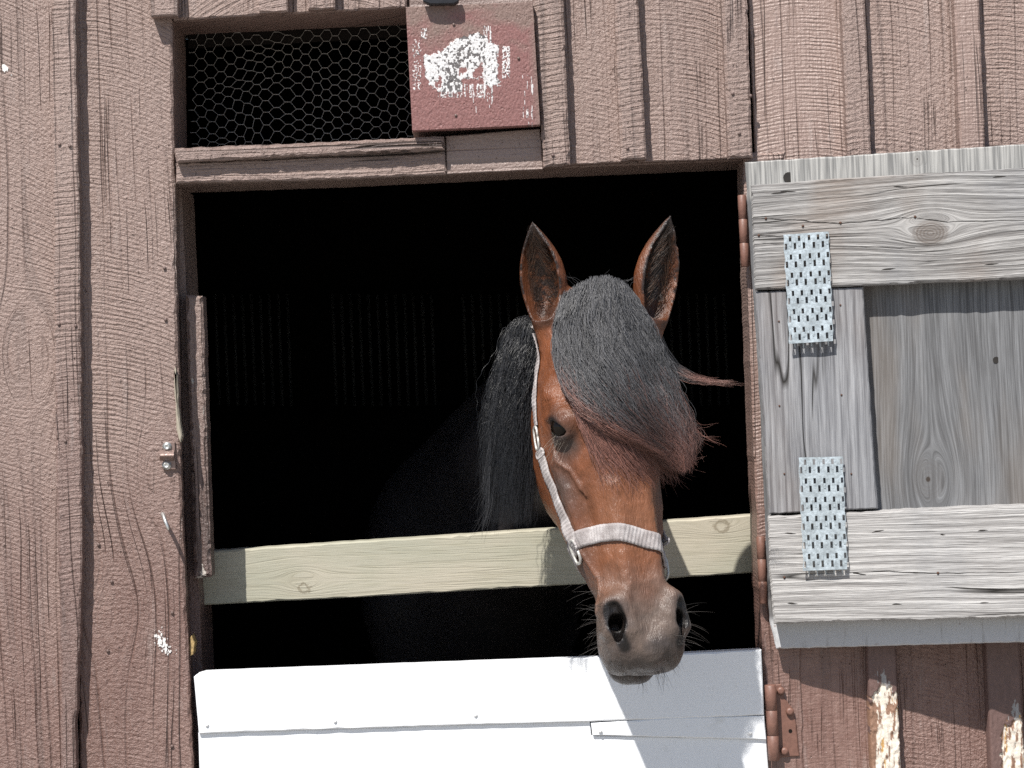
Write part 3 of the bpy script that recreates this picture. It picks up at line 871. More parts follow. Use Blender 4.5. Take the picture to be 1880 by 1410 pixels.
r1 = dboard('rail', [(1378, 340), (1500, 330), (1700, 318), (1880, 308), (2425, 272), (2436, 480), (1880, 512), (1590, 524), (1386, 532), (1381, 430)], 0.040, 0.0395, 1.6, 3)
k = dk(1708, 428, 0.05, r1, 0.04)
r1.data.materials.append(mat_grey('grey_rail_wood', GL, GD, 'x', [(k[0], k[1], 0.028)], 0.011, 1.2, 0.35, 2.0, 1.3))
r2 = dboard('rail', [(1409, 948), (1500, 944), (1700, 934), (1880, 927), (2445, 905), (2453, 1112), (1880, 1134), (1600, 1140), (1420, 1146), (1412, 1050)], 0.040, 0.0395, 2.5, 3)
r2.data.materials.append(mat_grey('pale_rail_wood', (0.55, 0.54, 0.53), (0.25, 0.24, 0.235), 'x', [], 0.012, 1.3, 0.0, 6.0, 1.3))
s1 = dboard('stile', [(1386, 536), (1584, 527), (1598, 750), (1611, 934), (1411, 943), (1400, 760)], 0.034, 0.0335, 1.0, 2)
s1.data.materials.append(mat_grey('grey_stile_wood', (0.36, 0.365, 0.38), (0.13, 0.13, 0.14), 'z', [], 0.013, 1.0, 0.25, 9.0, 0.7))
s2 = dboard('stile', [(2236, 492), (2436, 484), (2449, 900), (2249, 910)], 0.034, 0.0335, 1.0, 2)
s2.data.materials.append(s1.data.materials[0])
# gouges, cracks and nail heads of the door frame
for (a, b, wdt) in (((1500, 300), 0, 0), ):
    pass
M['gouge'] = mat_simple('old_hole', (0.02, 0.017, 0.015), 0.9)
def gouge(px, py, L, tilt=0.12, off=0.0402, w=2.2):
    pts = []
    for t in np.linspace(0, 1, 9):
        hgt = w * math.sin(math.pi * t) ** 0.7 * (1.3 - t)
        pts.append((px + L * t, py - L * t * tilt - hgt))
    for t in np.linspace(1, 0, 9)[1:-1]:
        pts.append((px + L * t, py - L * t * tilt + w * 0.5 * math.sin(math.pi * t)))
    V = [PD(q[0], q[1], off) for q in pts]
    c = np.mean(V, 0)
    o = link('gouge', mesh_py('gouge', np.array(V) - c, [list(range(len(V)))]), M['gouge'], ud, c)
for g in ((1415, 356, 32, .1), (1432, 352, 30, .0), (1640, 343, 26, -.02), (1822, 326, 26, .1), (1617, 496, 28, .12), (1806, 487, 28, .12), (1440, 979, 22, -.05), (1600, 978, 24, .2), (1795, 975, 20, .1), (1445, 1108, 20, -.03), (1637, 1110, 20, .05), (1798, 1108, 18, .1), (1726, 982, 10, 0)):
    gouge(*g, w=2.0)
def crack_line(pts, off=0.0403, w=0.9):
    P3 = resample(pts + [pts[-1]], 6)[:-1] if False else np.array(pts, float)
    q = []
    for i in range(len(P3) - 1):
        for t in np.linspace(0, 1, 8, endpoint=False): q.append(P3[i] * (1 - t) + P3[i + 1] * t)
    q.append(P3[-1]); q = np.array(q)
    q[:, 1] += (vnoise(q[:, 0] / 12, q[:, 1] / 12, 4, 9) - .5) * 3
    ww = w * (0.4 + vnoise(q[:, 0] / 20, q[:, 1], 1, 4)) * np.sin(np.pi * np.linspace(0.03, 0.97, len(q))) ** 0.4
    V = [PD(a[0], a[1] - b, off) for a, b in zip(q, ww)] + [PD(a[0], a[1] + b, off) for a, b in zip(q[::-1], ww[::-1])]
    c = np.mean(V, 0); n = len(q)
    F = [[i, i + 1, 2 * n - 2 - i, 2 * n - 1 - i] for i in range(n - 1)]
    link('crack', mesh_py('crack', np.array(V) - c, F), M['gouge'], ud, c)
crack_line([(1380, 401), (1440, 403), (1540, 410), (1620, 404), (1680, 398)])
crack_line([(1385, 432), (1440, 433)])
crack_line([(1680, 399), (1740, 407), (1880, 405)])
crack_line([(1560, 1051), (1620, 1049), (1720, 1053), (1880, 1050)])
crack_line([(1400, 447), (1560, 452), (1680, 456)], w=0.6)
crack_line([(1566, 1052), (1590, 1055)], w=1.2)
dn = [(1406, 401), (1474, 415), (1543, 409), (1680, 398), (1393, 432), (1722, 1052), (1440, 1060)]
for q in dn: nail(q[0], q[1], 0, 0.0024, M['rust'], ud, pf=lambda a, b, o: PD(a, b, 0.0405))
for q in ((1430, 590), (1431, 745), (1545, 725), (1543, 560), (1440, 870), (1563, 870)): nail(q[0], q[1], 0, 0.0018, M['rust'], ud, pf=lambda a, b, o: PD(a, b, 0.0345))
lathe('hole', ud, PD(1829, 661, 0.0004), (0, -1, 0), [(0, 0.006), (0.0004, 0.006)], M['gouge'], 14)
lathe('hole', ud, PD(1448, 326, 0.0004), (0, -1, 0), [(0, 0.010), (0.0004, 0.010)], M['gouge'], 14)
# knuckles of the upper door's hinges
for i, (a, b, y, lab) in enumerate((((1362, 358), (1368, 490), -0.020, 'upper of two brown hinges on the grey door'), ((1396, 985), (1402, 1108), -0.018, 'lower of two brown hinges on the grey door'))):
    h2 = empty('butt_hinge', P(a[0], b[1], y), lab, 'hinge', 'brown hinges')
    barrel(h2, P(a[0], a[1], y), P(b[0], b[1], y), 0.0078)
    board('leaf', h2, [(a[0] + 2, a[1] + 6), (a[0] + 19, a[1] + 6), (b[0] + 19, b[1] - 4), (b[0] + 2, b[1] - 4)], y + 0.008, 0.003, M['hinge'], 0.2, 0.8)

# ------------------------------------------------------------------ punched nail plates
M['zinc'] = mat_simple('galvanised_plate', (0.40, 0.455, 0.49), 0.42, 0.35, 160, 0.22, 0.0004)
def nail_plate(tl, tr, br, bl, lab, o0, o1):
    """sheet with punched slots; stands off the timber on its teeth"""
    root = empty('nail_plate', PD((bl[0] + br[0]) / 2, bl[1], o0), lab, 'metal plate', 'punched nail plates')
    tl, tr, br, bl = [np.array(q, float) for q in (tl, tr, br, bl)]
    def at(u, v, d=0.0):
        q = (1 - u) * (1 - v) * tl + u * (1 - v) * tr + u * v * br + (1 - u) * v * bl
        return PD(q[0], q[1], o0 + (o1 - o0) * v + d)
    # columns: ten slots, rows: six groups of two
    cols = [0.045 + 0.1 * i + (0.02 if i > 4 else 0) for i in range(10)]
    slots = []
    for g in range(6):
        v0 = (g + 0.10) / 6
        for i, cx in enumerate(cols):
            up = i % 2 == 1 if i < 5 else i % 2 == 1
            va, vb = (v0 + 0.002, v0 + 0.050) if up else (v0 + 0.068, v0 + 0.124)
            slots.append((cx - 0.029, cx + 0.027, va, vb))
    us = sorted({0.0, 1.0} | {round(s[0], 4) for s in slots} | {round(s[1], 4) for s in slots})
    vs = sorted({0.0, 1.0} | {round(s[2], 4) for s in slots} | {round(s[3], 4) for s in slots})
    V, F, ids = [], [], {}
    def vid(u, v, d):
        key = (u, v, d)
        if key not in ids:
            jx = 0.012 * math.sin(v * 37) if u in (0.0, 1.0) else 0
            ids[key] = len(V); V.append(at(u + jx, v, d + 0.0006 * math.sin(u * 9 + v * 21)))
        return ids[key]
    S = {(round(s[0], 4), round(s[2], 4)): s for s in slots}
    solid = {}
    for i in range(len(us) - 1):
        for j in range(len(vs) - 1):
            cu, cv = (us[i] + us[i + 1]) / 2, (vs[j] + vs[j + 1]) / 2
            solid[i, j] = not any(s[0] < cu < s[1] and s[2] < cv < s[3] for s in slots)
    for (i, j), so in solid.items():
        if not so: continue
        a, b, c_, d_ = us[i], us[i + 1], vs[j], vs[j + 1]
        F.append([vid(a, d_, 0.001), vid(b, d_, 0.001), vid(b, c_, 0.001), vid(a, c_, 0.001)])
        F.append([vid(a, c_, 0), vid(b, c_, 0), vid(b, d_, 0), vid(a, d_, 0)])
        for (di, dj, e0, e1) in ((-1, 0, (a, c_), (a, d_)), (1, 0, (b, d_), (b, c_)), (0, -1, (b, c_), (a, c_)), (0, 1, (a, d_), (b, d_))):
            if not solid.get((i + di, j + dj), False):
                F.append([vid(*e0, 0.001), vid(*e0, 0), vid(*e1, 0), vid(*e1, 0.001)])
    c = np.mean(V, 0)
    link('sheet', mesh_py('sheet', np.array(V) - c, F), M['zinc'], root, c)
    # the tooth folded back beside every slot, all of one pressing
    V, F = [], []
    for (ua, ub, va, vb) in slots:
        up = ((va * 6) % 1) < 0.2
        vv = (vb + 0.004, vb + 0.045) if up else (va - 0.045, va - 0.004)
        w = 0.020; cu = (ua + ub) / 2
        k = len(V)
        V += [at(cu - w, vv[0], 0.0016), at(cu + w, vv[0], 0.0016), at(cu + w, vv[1], 0.0016), at(cu - w, vv[1], 0.0016),
              at(cu - w * 1.3, vv[0], 0.0009), at(cu + w * 1.3, vv[0], 0.0009), at(cu + w * 1.3, vv[1], 0.0009), at(cu - w * 1.3, vv[1], 0.0009)]
        F += [[k + 3, k + 2, k + 1, k], [k, k + 1, k + 5, k + 4], [k + 1, k + 2, k + 6, k + 5], [k + 2, k + 3, k + 7, k + 6], [k + 3, k, k + 4, k + 7]]
        # tooth pointing into the wood
        vt = va if up else vb
        k = len(V); st = max(0.004, (o0 + (o1 - o0) * vt) - 0.0405)
        V += [at(cu - 0.012, vt, 0), at(cu + 0.012, vt, 0), at(cu, vt - 0.004, -st), at(cu, vt + 0.003, 0)]
        F += [[k, k + 1, k + 2], [k + 1, k + 3, k + 2], [k + 3, k, k + 2]]
    c = np.mean(V, 0)
    link('tooth_rows', mesh_py('tooth_rows', np.array(V) - c, F), M['zinc'], root, c)
    for i in range(5):
        u = 0.12 + i * 0.19
        a = at(u, 0.995, -0.0015); b = at(u + 0.01, 1.045 + 0.01 * (i % 2), -0.009)
        tube('tooth', root, [a, (a + b) / 2, b], [0.0014, 0.0012, 0.0005], M['zinc'], 5, smooth=2)
nail_plate((1438, 431), (1521, 425), (1530, 626), (1449, 631), 'punched galvanised plate high on the grey door joining rail and stile', 0.045, 0.051)
nail_plate((1466, 840), (1547, 838), (1556, 1045), (1475, 1048), 'punched galvanised plate low on the grey door joining stile and rail', 0.044, 0.052)

# ------------------------------------------------------------------ bracket and hook on the jamb board
br_ = empty('latch_bracket', P(308, 862, 0), 'small brown bent metal bracket with two screws on the left jamb board', 'bracket')
M['brk'] = mat_simple('worn_brown_metal', (0.24, 0.17, 0.15), 0.35, 0.4, 150)
board('plate', br_, [(303, 812), (321, 811), (323, 862), (299, 862), (300, 840)], -0.004, 0.004, M['brk'], 0.2, 1)
V, F = [], []
for x0, i in ((293, 0), (319, 1)):
    for t in np.linspace(0, 1, 9):
        V.append(P(x0, 826 + 20 * t, -0.005 - 0.013 * math.sin(math.pi * t)))
    for t in np.linspace(0, 1, 9):
        V.append(P(x0, 828 + 16 * t, -0.004 - 0.010 * math.sin(math.pi * t)))
for j in range(8):
    F.append([j, j + 1, 18 + j + 1, 18 + j]); F.append([9 + j, 27 + j, 27 + j + 1, 9 + j + 1])
    F.append([j, 9 + j, 9 + j + 1, j + 1]); F.append([18 + j, 18 + j + 1, 27 + j + 1, 27 + j])
c = np.mean(V, 0); link('bent_strap', mesh_py('bent_strap', np.array(V) - c, F), M['brk'], br_, c)
for q in ((307, 820), (306, 854)):
    s_ = lathe('screw', br_, P(q[0], q[1], -0.0045), (0, -1, 0), [(0, 0.0085), (0.001, 0.0085), (0.0012, 0.0058), (0.005, 0.0056), (0.0056, 0.004), (0.0040, 0.0025), (0.0040, 0.0005)], M['steel'], 16)
hk = empty('bent_hook', P(302, 960, 0), 'small bent steel hook sticking out of the jamb board below the bracket', 'hook')
tube('hook', hk, [P(302, 952, 0.004), P(298, 945, -0.012), P(299, 944, -0.030), P(303, 955, -0.044), P(308, 968, -0.048), P(309, 973, -0.046)], [0.0030, 0.0032, 0.0035, 0.0034, 0.0028, 0.0018], M['steel'], 10)


# ================================================================== HORSE
# head frame: s runs down the face from the poll, f points out of the forehead, r to the photo's right
HO = P(1102, 566, -0.275)
HSC = 0.962
PITCH, LEANX, YAW = math.radians(17), 0.104, math.radians(22)
sv = np.array([LEANX, -math.sin(PITCH), -math.cos(PITCH)]); sv /= np.linalg.norm(sv)
r0 = np.array([math.cos(YAW), math.sin(YAW), 0.0]); rv = r0 - sv * r0.dot(sv); rv /= np.linalg.norm(rv)
fv = np.cross(sv, rv)
if fv[1] > 0: fv = -fv
# object axes X = r, Y = -f, Z = -s
HM = Matrix([[rv[i] * HSC, -fv[i] * HSC, -sv[i] * HSC, HO[i]] for i in range(3)] + [[0, 0, 0, 1]])
HINV = HM.inverted()
def L2W(p):
    """(s,f,r) -> world"""
    p = np.asarray(p, float)
    return HO + (p[..., 0:1] * sv + p[..., 1:2] * fv + p[..., 2:3] * rv) * HSC
def W2L(p):
    d = (np.asarray(p, float) - HO) / HSC
    return np.stack([d @ sv, d @ fv, d @ rv], -1)

def grow(lo, hi, h, lo2, hi2, g=1.22, hmax=0.045):
    mid = np.arange(lo, hi + h * 0.5, h)
    a, x, st = [], lo, h
    while x > lo2:
        st = min(st * g, hmax); x -= st; a.append(x)
    b, x, st = [], mid[-1], h
    while x < hi2:
        st = min(st * g, hmax); x += st; b.append(x)
    return np.array(a[::-1] + list(mid) + b, np.float32)
HS = 0.0027
AS = grow(-0.205, 0.725, HS, -0.95, 2.1)
AF = grow(-0.285, 0.065, HS, -3.35, 0.10)
AR = grow(-0.140, 0.140, HS, -1.0, 0.45)
FLD = np.full((len(AS), len(AF), len(AR)), 1.0, np.float32)
def sub(lo, hi):
    i = [slice(max(0, np.searchsorted(a, l) - 1), np.searchsorted(a, h) + 1) for a, l, h in zip((AS, AF, AR), lo, hi)]
    return tuple(i), AS[i[0]][:, None, None], AF[i[1]][None, :, None], AR[i[2]][None, None, :]
def smin(a, b, k):
    if k <= 0: return np.minimum(a, b)
    h = np.clip(k - np.abs(a - b), 0, None) / k
    return np.minimum(a, b) - h * h * k * 0.25
def smax(a, b, k): return -smin(-a, -b, k)
def add(sl, d, k): FLD[sl] = smin(FLD[sl], d.astype(np.float32), k)
def cut(sl, d, k): FLD[sl] = smax(FLD[sl], -d.astype(np.float32), k)
def ell(c, rad, k=0.01, rot=None, op=add, mirror=False):
    for sg in ((1, -1) if mirror else (1,)):
        cc = np.array([c[0], c[1], c[2] * sg]); rad = np.array(rad, float)
        m = max(rad) + k + 0.01
        sl, s, f, r = sub(cc - m, cc + m)
        ds, df, dr = s - cc[0], f - cc[1], r - cc[2]
        if rot is not None:
            a, b = rot            # a: turn in the s-f plane, b: turn in the s-r plane
            ds, df = ds * math.cos(a) + df * math.sin(a), -ds * math.sin(a) + df * math.cos(a)
            b = b * sg
            ds, dr = ds * math.cos(b) + dr * math.sin(b), -ds * math.sin(b) + dr * math.cos(b)
        k0 = np.sqrt((ds / rad[0]) ** 2 + (df / rad[1]) ** 2 + (dr / rad[2]) ** 2)
        k1 = np.sqrt((ds / rad[0] ** 2) ** 2 + (df / rad[1] ** 2) ** 2 + (dr / rad[2] ** 2) ** 2) + 1e-6
        op(sl, k0 * (k0 - 1.0) / k1, k)
def cap(a, b, ra, rb, k=0.01, op=add, mirror=False):
    for sg in ((1, -1) if mirror else (1,)):
        A = np.array([a[0], a[1], a[2] * sg]); B = np.array([b[0], b[1], b[2] * sg])
        m = max(ra, rb) + k + 0.02
        sl, s, f, r = sub(np.minimum(A, B) - m, np.maximum(A, B) + m)
        d = B - A; L2 = d.dot(d)
        t = np.clip(((s - A[0]) * d[0] + (f - A[1]) * d[1] + (r - A[2]) * d[2]) / L2, 0, 1)
        dist = np.sqrt((s - A[0] - t * d[0]) ** 2 + (f - A[1] - t * d[1]) ** 2 + (r - A[2] - t * d[2]) ** 2)
        op(sl, dist - (ra + (rb - ra) * t), k)
def capw(a, b, ra, rb, k=0.05):
    cap(W2L(np.array(a)), W2L(np.array(b)), ra, rb, k)

# skull: sections along the face
TS = np.array([-0.06, -0.02, 0.03, 0.09, 0.15, 0.21, 0.27, 0.33, 0.38, 0.43, 0.475, 0.515, 0.55, 0.585, 0.618, 0.642])
FT = np.array([-0.045, -0.008, 0.010, 0.024, 0.030, 0.028, 0.018, 0.010, 0.004, 0.000, -0.003, -0.005, -0.006, -0.014, -0.032, -0.060])
FB = np.array([-0.12, -0.15, -0.19, -0.23, -0.255, -0.262, -0.255, -0.228, -0.198, -0.172, -0.150, -0.132, -0.128, -0.120, -0.108, -0.085])
WT = np.array([.040, .052, .062, .072, .080, .082, .072, .062, .056, .051, .048, .047, .054, .054, .044, .020])
WM = np.array([.050, .066, .080, .094, .103, .104, .098, .092, .086, .077, .066, .060, .063, .065, .056, .026])
WL = np.array([.040, .045, .052, .060, .064, .068, .068, .063, .057, .050, .041, .035, .037, .038, .032, .016])
from math import pi
def smooth_tab(x, tab):
    # monotone-ish smooth interpolation: blurred linear
    xs = np.linspace(TS[0], TS[-1], 400); y = np.interp(xs, TS, tab)
    kk = np.exp(-np.linspace(-2.2, 2.2, 33) ** 2); kk /= kk.sum()
    y2 = np.convolve(np.pad(y, 16, mode='edge'), kk, 'valid')
    return np.interp(x, xs, y2)
sl, s, f, r = sub((-0.10, -0.30, -0.15), (0.74, 0.08, 0.15))
ft, fb, wt, wm, wl_ = [smooth_tab(s, t) for t in (FT, FB, WT, WM, WL)]
hh = (ft - fb) / 2; fc = (ft + fb) / 2
v = np.clip((f - fc) / hh, -1.3, 1.3)
tt = (v + 1) / 2
w = wl_ * (1 - tt) ** 2 + 2 * (2 * wm - 0.5 * (wl_ + wt)) * tt * (1 - tt) + wt * tt ** 2
w = np.maximum(w, 0.012)
p_ = 2.5
u_ = np.abs(r) / w
g = (u_ ** p_ + np.abs(v) ** p_) ** (1 / p_) - 1.0
sc = 1.0 / np.sqrt((u_ / (u_ + np.abs(v) + 1e-3) / w) ** 2 + (np.abs(v) / (u_ + np.abs(v) + 1e-3) / hh) ** 2)
base = g * sc
over = np.maximum(s - 0.644, -0.06 - s)
add(sl, smax(base, over + 0 * base, 0.02), 0)
# forelock crown, zygomatic arch, brow, cheeks
ell((0.01, -0.02, 0), (0.05, 0.035, 0.055), 0.03)
cap((0.14, -0.055, 0.090), (0.20, -0.022, 0.083), 0.016, 0.016, 0.022, mirror=True)
cap((0.13, -0.065, 0.092), (0.19, -0.085, 0.093), 0.010, 0.010, 0.02, mirror=True)
ell((0.115, 0.000, 0.072), (0.035, 0.02, 0.018), 0.018, op=cut, mirror=True)     # hollow above the eye
ell((0.235, -0.165, 0.052), (0.115, 0.090, 0.034), 0.03, mirror=True)             # round cheek
cap((0.262, -0.082, 0.092), (0.395, -0.066, 0.075), 0.012, 0.006, 0.014, mirror=True)   # facial crest
cap((0.33, -0.004, 0.030), (0.50, -0.012, 0.030), 0.010, 0.009, 0.022, mirror=True)      # nasal bones
ell((0.40, -0.040, 0.071), (0.075, 0.016, 0.012), 0.02, op=cut, mirror=True)     # groove below the nasal bone
# eye: brow, lids and socket
EC = np.array([0.205, -0.044, 0.0905])
ell((EC[0] - 0.004, EC[1] + 0.004, EC[2] - 0.006), (0.036, 0.030, 0.025), 0.014, mirror=True)
cap((EC[0] - 0.024, EC[1] - 0.022, EC[2] + 0.010), (EC[0] - 0.020, EC[1] + 0.026, EC[2] + 0.003), 0.007, 0.007, 0.008, mirror=True)
cap((EC[0] + 0.024, EC[1] - 0.016, EC[2] + 0.008), (EC[0] + 0.020, EC[1] + 0.018, EC[2] + 0.004), 0.006, 0.006, 0.008, mirror=True)
ell((EC[0] + 0.002, EC[1] + 0.003, EC[2] + 0.016), (0.0115, 0.028, 0.026), 0.003, rot=(-0.60, 0), op=cut, mirror=True)
# muzzle
ell((0.555, -0.040, 0.052), (0.052, 0.036, 0.026), 0.022, mirror=True)
ell((0.606, -0.050, 0.0), (0.040, 0.048, 0.060), 0.02)
ell((0.598, -0.062, 0.046), (0.046, 0.046, 0.027), 0.02, mirror=True)
ell((0.626, -0.112, 0.0), (0.030, 0.030, 0.044), 0.012)        # lower lip and chin
ell((0.600, -0.124, 0.0), (0.036, 0.028, 0.038), 0.02)
sl, s, f, r = sub((0.50, -0.13, -0.10), (0.70, -0.03, 0.10))
mf = -0.084 + (s - 0.65) * 0.10
cut(sl, np.maximum(np.abs(f - mf) - 0.0024, 0.545 - s) + 0 * r, 0.007)
# nostrils
cap((0.528, -0.024, 0.064), (0.575, -0.028, 0.070), 0.009, 0.012, 0.016, mirror=True)   # outer wing
cap((0.528, -0.010, 0.046), (0.575, -0.012, 0.034), 0.009, 0.010, 0.03, mirror=True)   # inner wing
for sg in (1, -1):
    cap((0.540, -0.004, 0.065 * sg), (0.568, -0.002, 0.061 * sg), 0.0100, 0.0125, 0.006, op=cut)
    cap((0.560, -0.006, 0.060 * sg), (0.566, -0.055, 0.046 * sg), 0.0130, 0.010, 0.004, op=cut)
    cap((0.568, -0.012, 0.060 * sg), (0.603, -0.032, 0.050 * sg), 0.0130, 0.0100, 0.005, op=cut)

# ears
def ear(base_w, tip_w, open_w, length_scale=1.0):
    B, Tp = W2L(np.array(base_w)), W2L(np.array(tip_w))
    ax = Tp - B; L = np.linalg.norm(ax); ax /= L
    o = W2L(np.array(base_w) + np.array(open_w)) - B
    o = o - ax * o.dot(ax); o /= np.linalg.norm(o)
    w_ = np.cross(ax, o)
    lo = np.minimum(B, Tp) - 0.06; hi = np.maximum(B, Tp) + 0.06
    sl, s, f, r = sub(lo, hi)
    ds, df, dr = s - B[0], f - B[1], r - B[2]
    t = (ds * ax[0] + df * ax[1] + dr * ax[2]) / L
    b = ds * o[0] + df * o[1] + dr * o[2]
    a = ds * w_[0] + df * w_[1] + dr * w_[2]
    b = b + 0.010 * np.sin(np.clip(t, 0, 1) * pi)            # ear bows back
    tx = np.array([-0.25, -0.1, 0.0, 0.12, 0.28, 0.42, 0.58, 0.72, 0.84, 0.93, 0.985, 1.02])
    rx = np.array([.020, .025, .028, .035, .0415, .0440, .0400, .0315, .0205, .0110, .0050, .002])
    R = np.interp(t, tx, rx)
    D = R * np.interp(t, [0, 0.3, 1], [1.0, 0.80, 0.75])
    out = (np.sqrt((a / R) ** 2 + (b / D) ** 2) - 1) * D
    out = np.maximum(out, (np.abs(t - 0.38) - 0.64) * L)
    fi_ = 0.80 - 0.45 * np.clip((t - 0.72) / 0.26, 0, 1)
    ins = (np.sqrt((a / (R * fi_)) ** 2 + ((b - D * 0.75) / (D * 1.32 * fi_ / 0.8)) ** 2) - 1) * D
    ins = smax(ins, (-0.03 + 0.06 * (b / 0.03) - t) * L, 0.025)
    d = smax(out, -ins, 0.003)
    add(sl, d, 0.016)
EARS = [(P(1006, 590, -0.232), P(977, 408, -0.228), np.array([-0.40, -1, 0.05])),
        (P(1196, 590, -0.222), P(1231, 396, -0.208), np.array([0.55, -0.9, 0.05]))]
for e in EARS: ear(*e)

# neck, trunk and legs
capw((.138, -.195, 1.765), (.100, -.02, 1.785), .055, .058, .03)
capw((.100, -.02, 1.785), (.035, .50, 1.71), .058, .062, .03)
capw((.035, .50, 1.71), (-.10, .95, 1.57), .062, .08, .05)
capw((.142, -.175, 1.70), (.105, .05, 1.69), .078, .085, .04)
capw((.105, .05, 1.69), (.015, .55, 1.54), .085, .12, .06)
capw((.015, .55, 1.54), (-.11, .98, 1.38), .12, .19, .08)
capw((.145, -.13, 1.61), (.110, .10, 1.585), .056, .068, .05)
capw((.110, .10, 1.585), (.03, .55, 1.38), .068, .11, .06)
capw((.03, .55, 1.38), (-.08, .95, 1.18), .11, .19, .08)
capw((-.10, 1.05, 1.32), (-.10, 1.50, 1.24), .26, .29, .10)
capw((-.10, 1.50, 1.24), (-.10, 2.10, 1.30), .29, .26, .10)
capw((-.10, 2.10, 1.30), (-.10, 2.30, 1.22), .26, .20, .10)
for sx in (-1, 1):
    x0 = -0.10 + 0.14 * sx
    capw((x0, .98, 1.20), (x0, 1.02, .92), .13, .075, .06)
    capw((x0, 1.02, .92), (x0, .98, .52), .072, .045, .03)
    capw((x0, .98, .52), (x0, 1.00, .20), .045, .030, .02)
    capw((x0, 1.00, .20), (x0, .96, .08), .034, .036, .02)
    capw((x0, .96, .08), (x0, .94, .03), .045, .055, .01)
    x1 = -0.10 + 0.15 * sx
    capw((x1, 2.15, 1.20), (x1, 2.07, .88), .19, .11, .06)
    capw((x1, 2.07, .88), (x1, 2.31, .56), .10, .050, .04)
    capw((x1, 2.31, .56), (x1, 2.27, .22), .048, .034, .02)
    capw((x1, 2.27, .22), (x1, 2.22, .08), .036, .038, .02)
    capw((x1, 2.22, .08), (x1, 2.20, .03), .047, .055, .01)

def surface_nets(F, ax, ay, az):
    ins = F < 0
    c = np.zeros(tuple(n - 1 for n in F.shape), np.uint8)
    corners = [(i, j, k) for i in (0, 1) for j in (0, 1) for k in (0, 1)]
    n0, n1, n2 = F.shape
    for (i, j, k) in corners: c += ins[i:n0 - 1 + i, j:n1 - 1 + j, k:n2 - 1 + k]
    I, J, K = np.nonzero((c > 0) & (c < 8))
    vid = np.full(c.shape, -1, np.int32); vid[I, J, K] = np.arange(len(I))
    val = {q: F[I + q[0], J + q[1], K + q[2]] for q in corners}
    acc = np.zeros((len(I), 3)); cnt = np.zeros(len(I))
    px = {0: ax[I], 1: ax[I + 1]}; py = {0: ay[J], 1: ay[J + 1]}; pz = {0: az[K], 1: az[K + 1]}
    for a in corners:
        for d in range(3):
            if a[d]: continue
            b = list(a); b[d] = 1; b = tuple(b)
            va, vb = val[a], val[b]
            m = (va < 0) != (vb < 0)
            t = np.where(m, va / np.where(m, va - vb, 1), 0)
            pa = np.stack([px[a[0]], py[a[1]], pz[a[2]]], 1); pb = np.stack([px[b[0]], py[b[1]], pz[b[2]]], 1)
            acc += (pa + (pb - pa) * t[:, None]) * m[:, None]; cnt += m
    V = acc / cnt[:, None]
    quads = []
    for d in range(3):
        sl0 = [slice(None)] * 3; sl1 = [slice(None)] * 3
        sl0[d] = slice(0, -1); sl1[d] = slice(1, None)
        A, B = ins[tuple(sl0)], ins[tuple(sl1)]
        E_ = np.nonzero(A != B)
        e = [np.array(q) for q in E_]
        o1, o2 = [(1, 2), (2, 0), (0, 1)][d]
        ok = (e[o1] > 0) & (e[o2] > 0) & (e[o1] < F.shape[o1] - 1) & (e[o2] < F.shape[o2] - 1)
        e = [q[ok] for q in e]
        s_in = ins[e[0], e[1], e[2]]
        def vv(d1, d2):
            q = [e[0].copy(), e[1].copy(), e[2].copy()]
            q[o1] -= d1; q[o2] -= d2
            return vid[q[0], q[1], q[2]]
        q = np.stack([vv(1, 1), vv(0, 1), vv(0, 0), vv(1, 0)], 1)
        q[~s_in] = q[~s_in][:, ::-1]
        quads.append(q)
    return V, np.vstack(quads)
HV, HQ = surface_nets(FLD, AS, AF, AR)
del FLD
def relax(V, Q, it, lam=0.5):
    e = np.vstack([Q[:, [0, 1]], Q[:, [1, 2]], Q[:, [2, 3]], Q[:, [3, 0]]])
    e = np.vstack([e, e[:, ::-1]])
    deg = np.bincount(e[:, 0], minlength=len(V))[:, None] + 1e-9
    for _ in range(it):
        S_ = np.stack([np.bincount(e[:, 0], V[e[:, 1], d], len(V)) for d in range(3)], 1)
        V = V + lam * (S_ / deg - V)
    return V
HV = relax(HV, HQ, 3)
HV = np.where((HV[:, 0] < -0.03)[:, None], relax(HV, HQ, 6), HV)

# normals, then veins, wrinkles and soft muscle relief on the face
def vnormals(V, Q):
    n = np.cross(V[Q[:, 2]] - V[Q[:, 0]], V[Q[:, 3]] - V[Q[:, 1]])
    N = np.stack([sum(np.bincount(Q[:, i], n[:, d], len(V)) for i in range(4)) for d in range(3)], 1)
    return N / (np.linalg.norm(N, axis=1)[:, None] + 1e-12)
HN = vnormals(HV, HQ)
S_, F_, R_ = HV[:, 0], HV[:, 1], HV[:, 2]
AR_ = np.abs(R_)
def poly_dist(x, y, pts):
    d = np.full(x.shape, 9.0)
    for (a, b) in zip(pts[:-1], pts[1:]):
        a = np.array(a); b = np.array(b); ab = b - a
        t = np.clip(((x - a[0]) * ab[0] + (y - a[1]) * ab[1]) / ab.dot(ab), 0, 1)
        d = np.minimum(d, np.hypot(x - a[0] - t * ab[0], y - a[1] - t * ab[1]))
    return d
side = np.clip((AR_ - 0.035) / 0.015, 0, 1)
disp = np.zeros(len(HV))
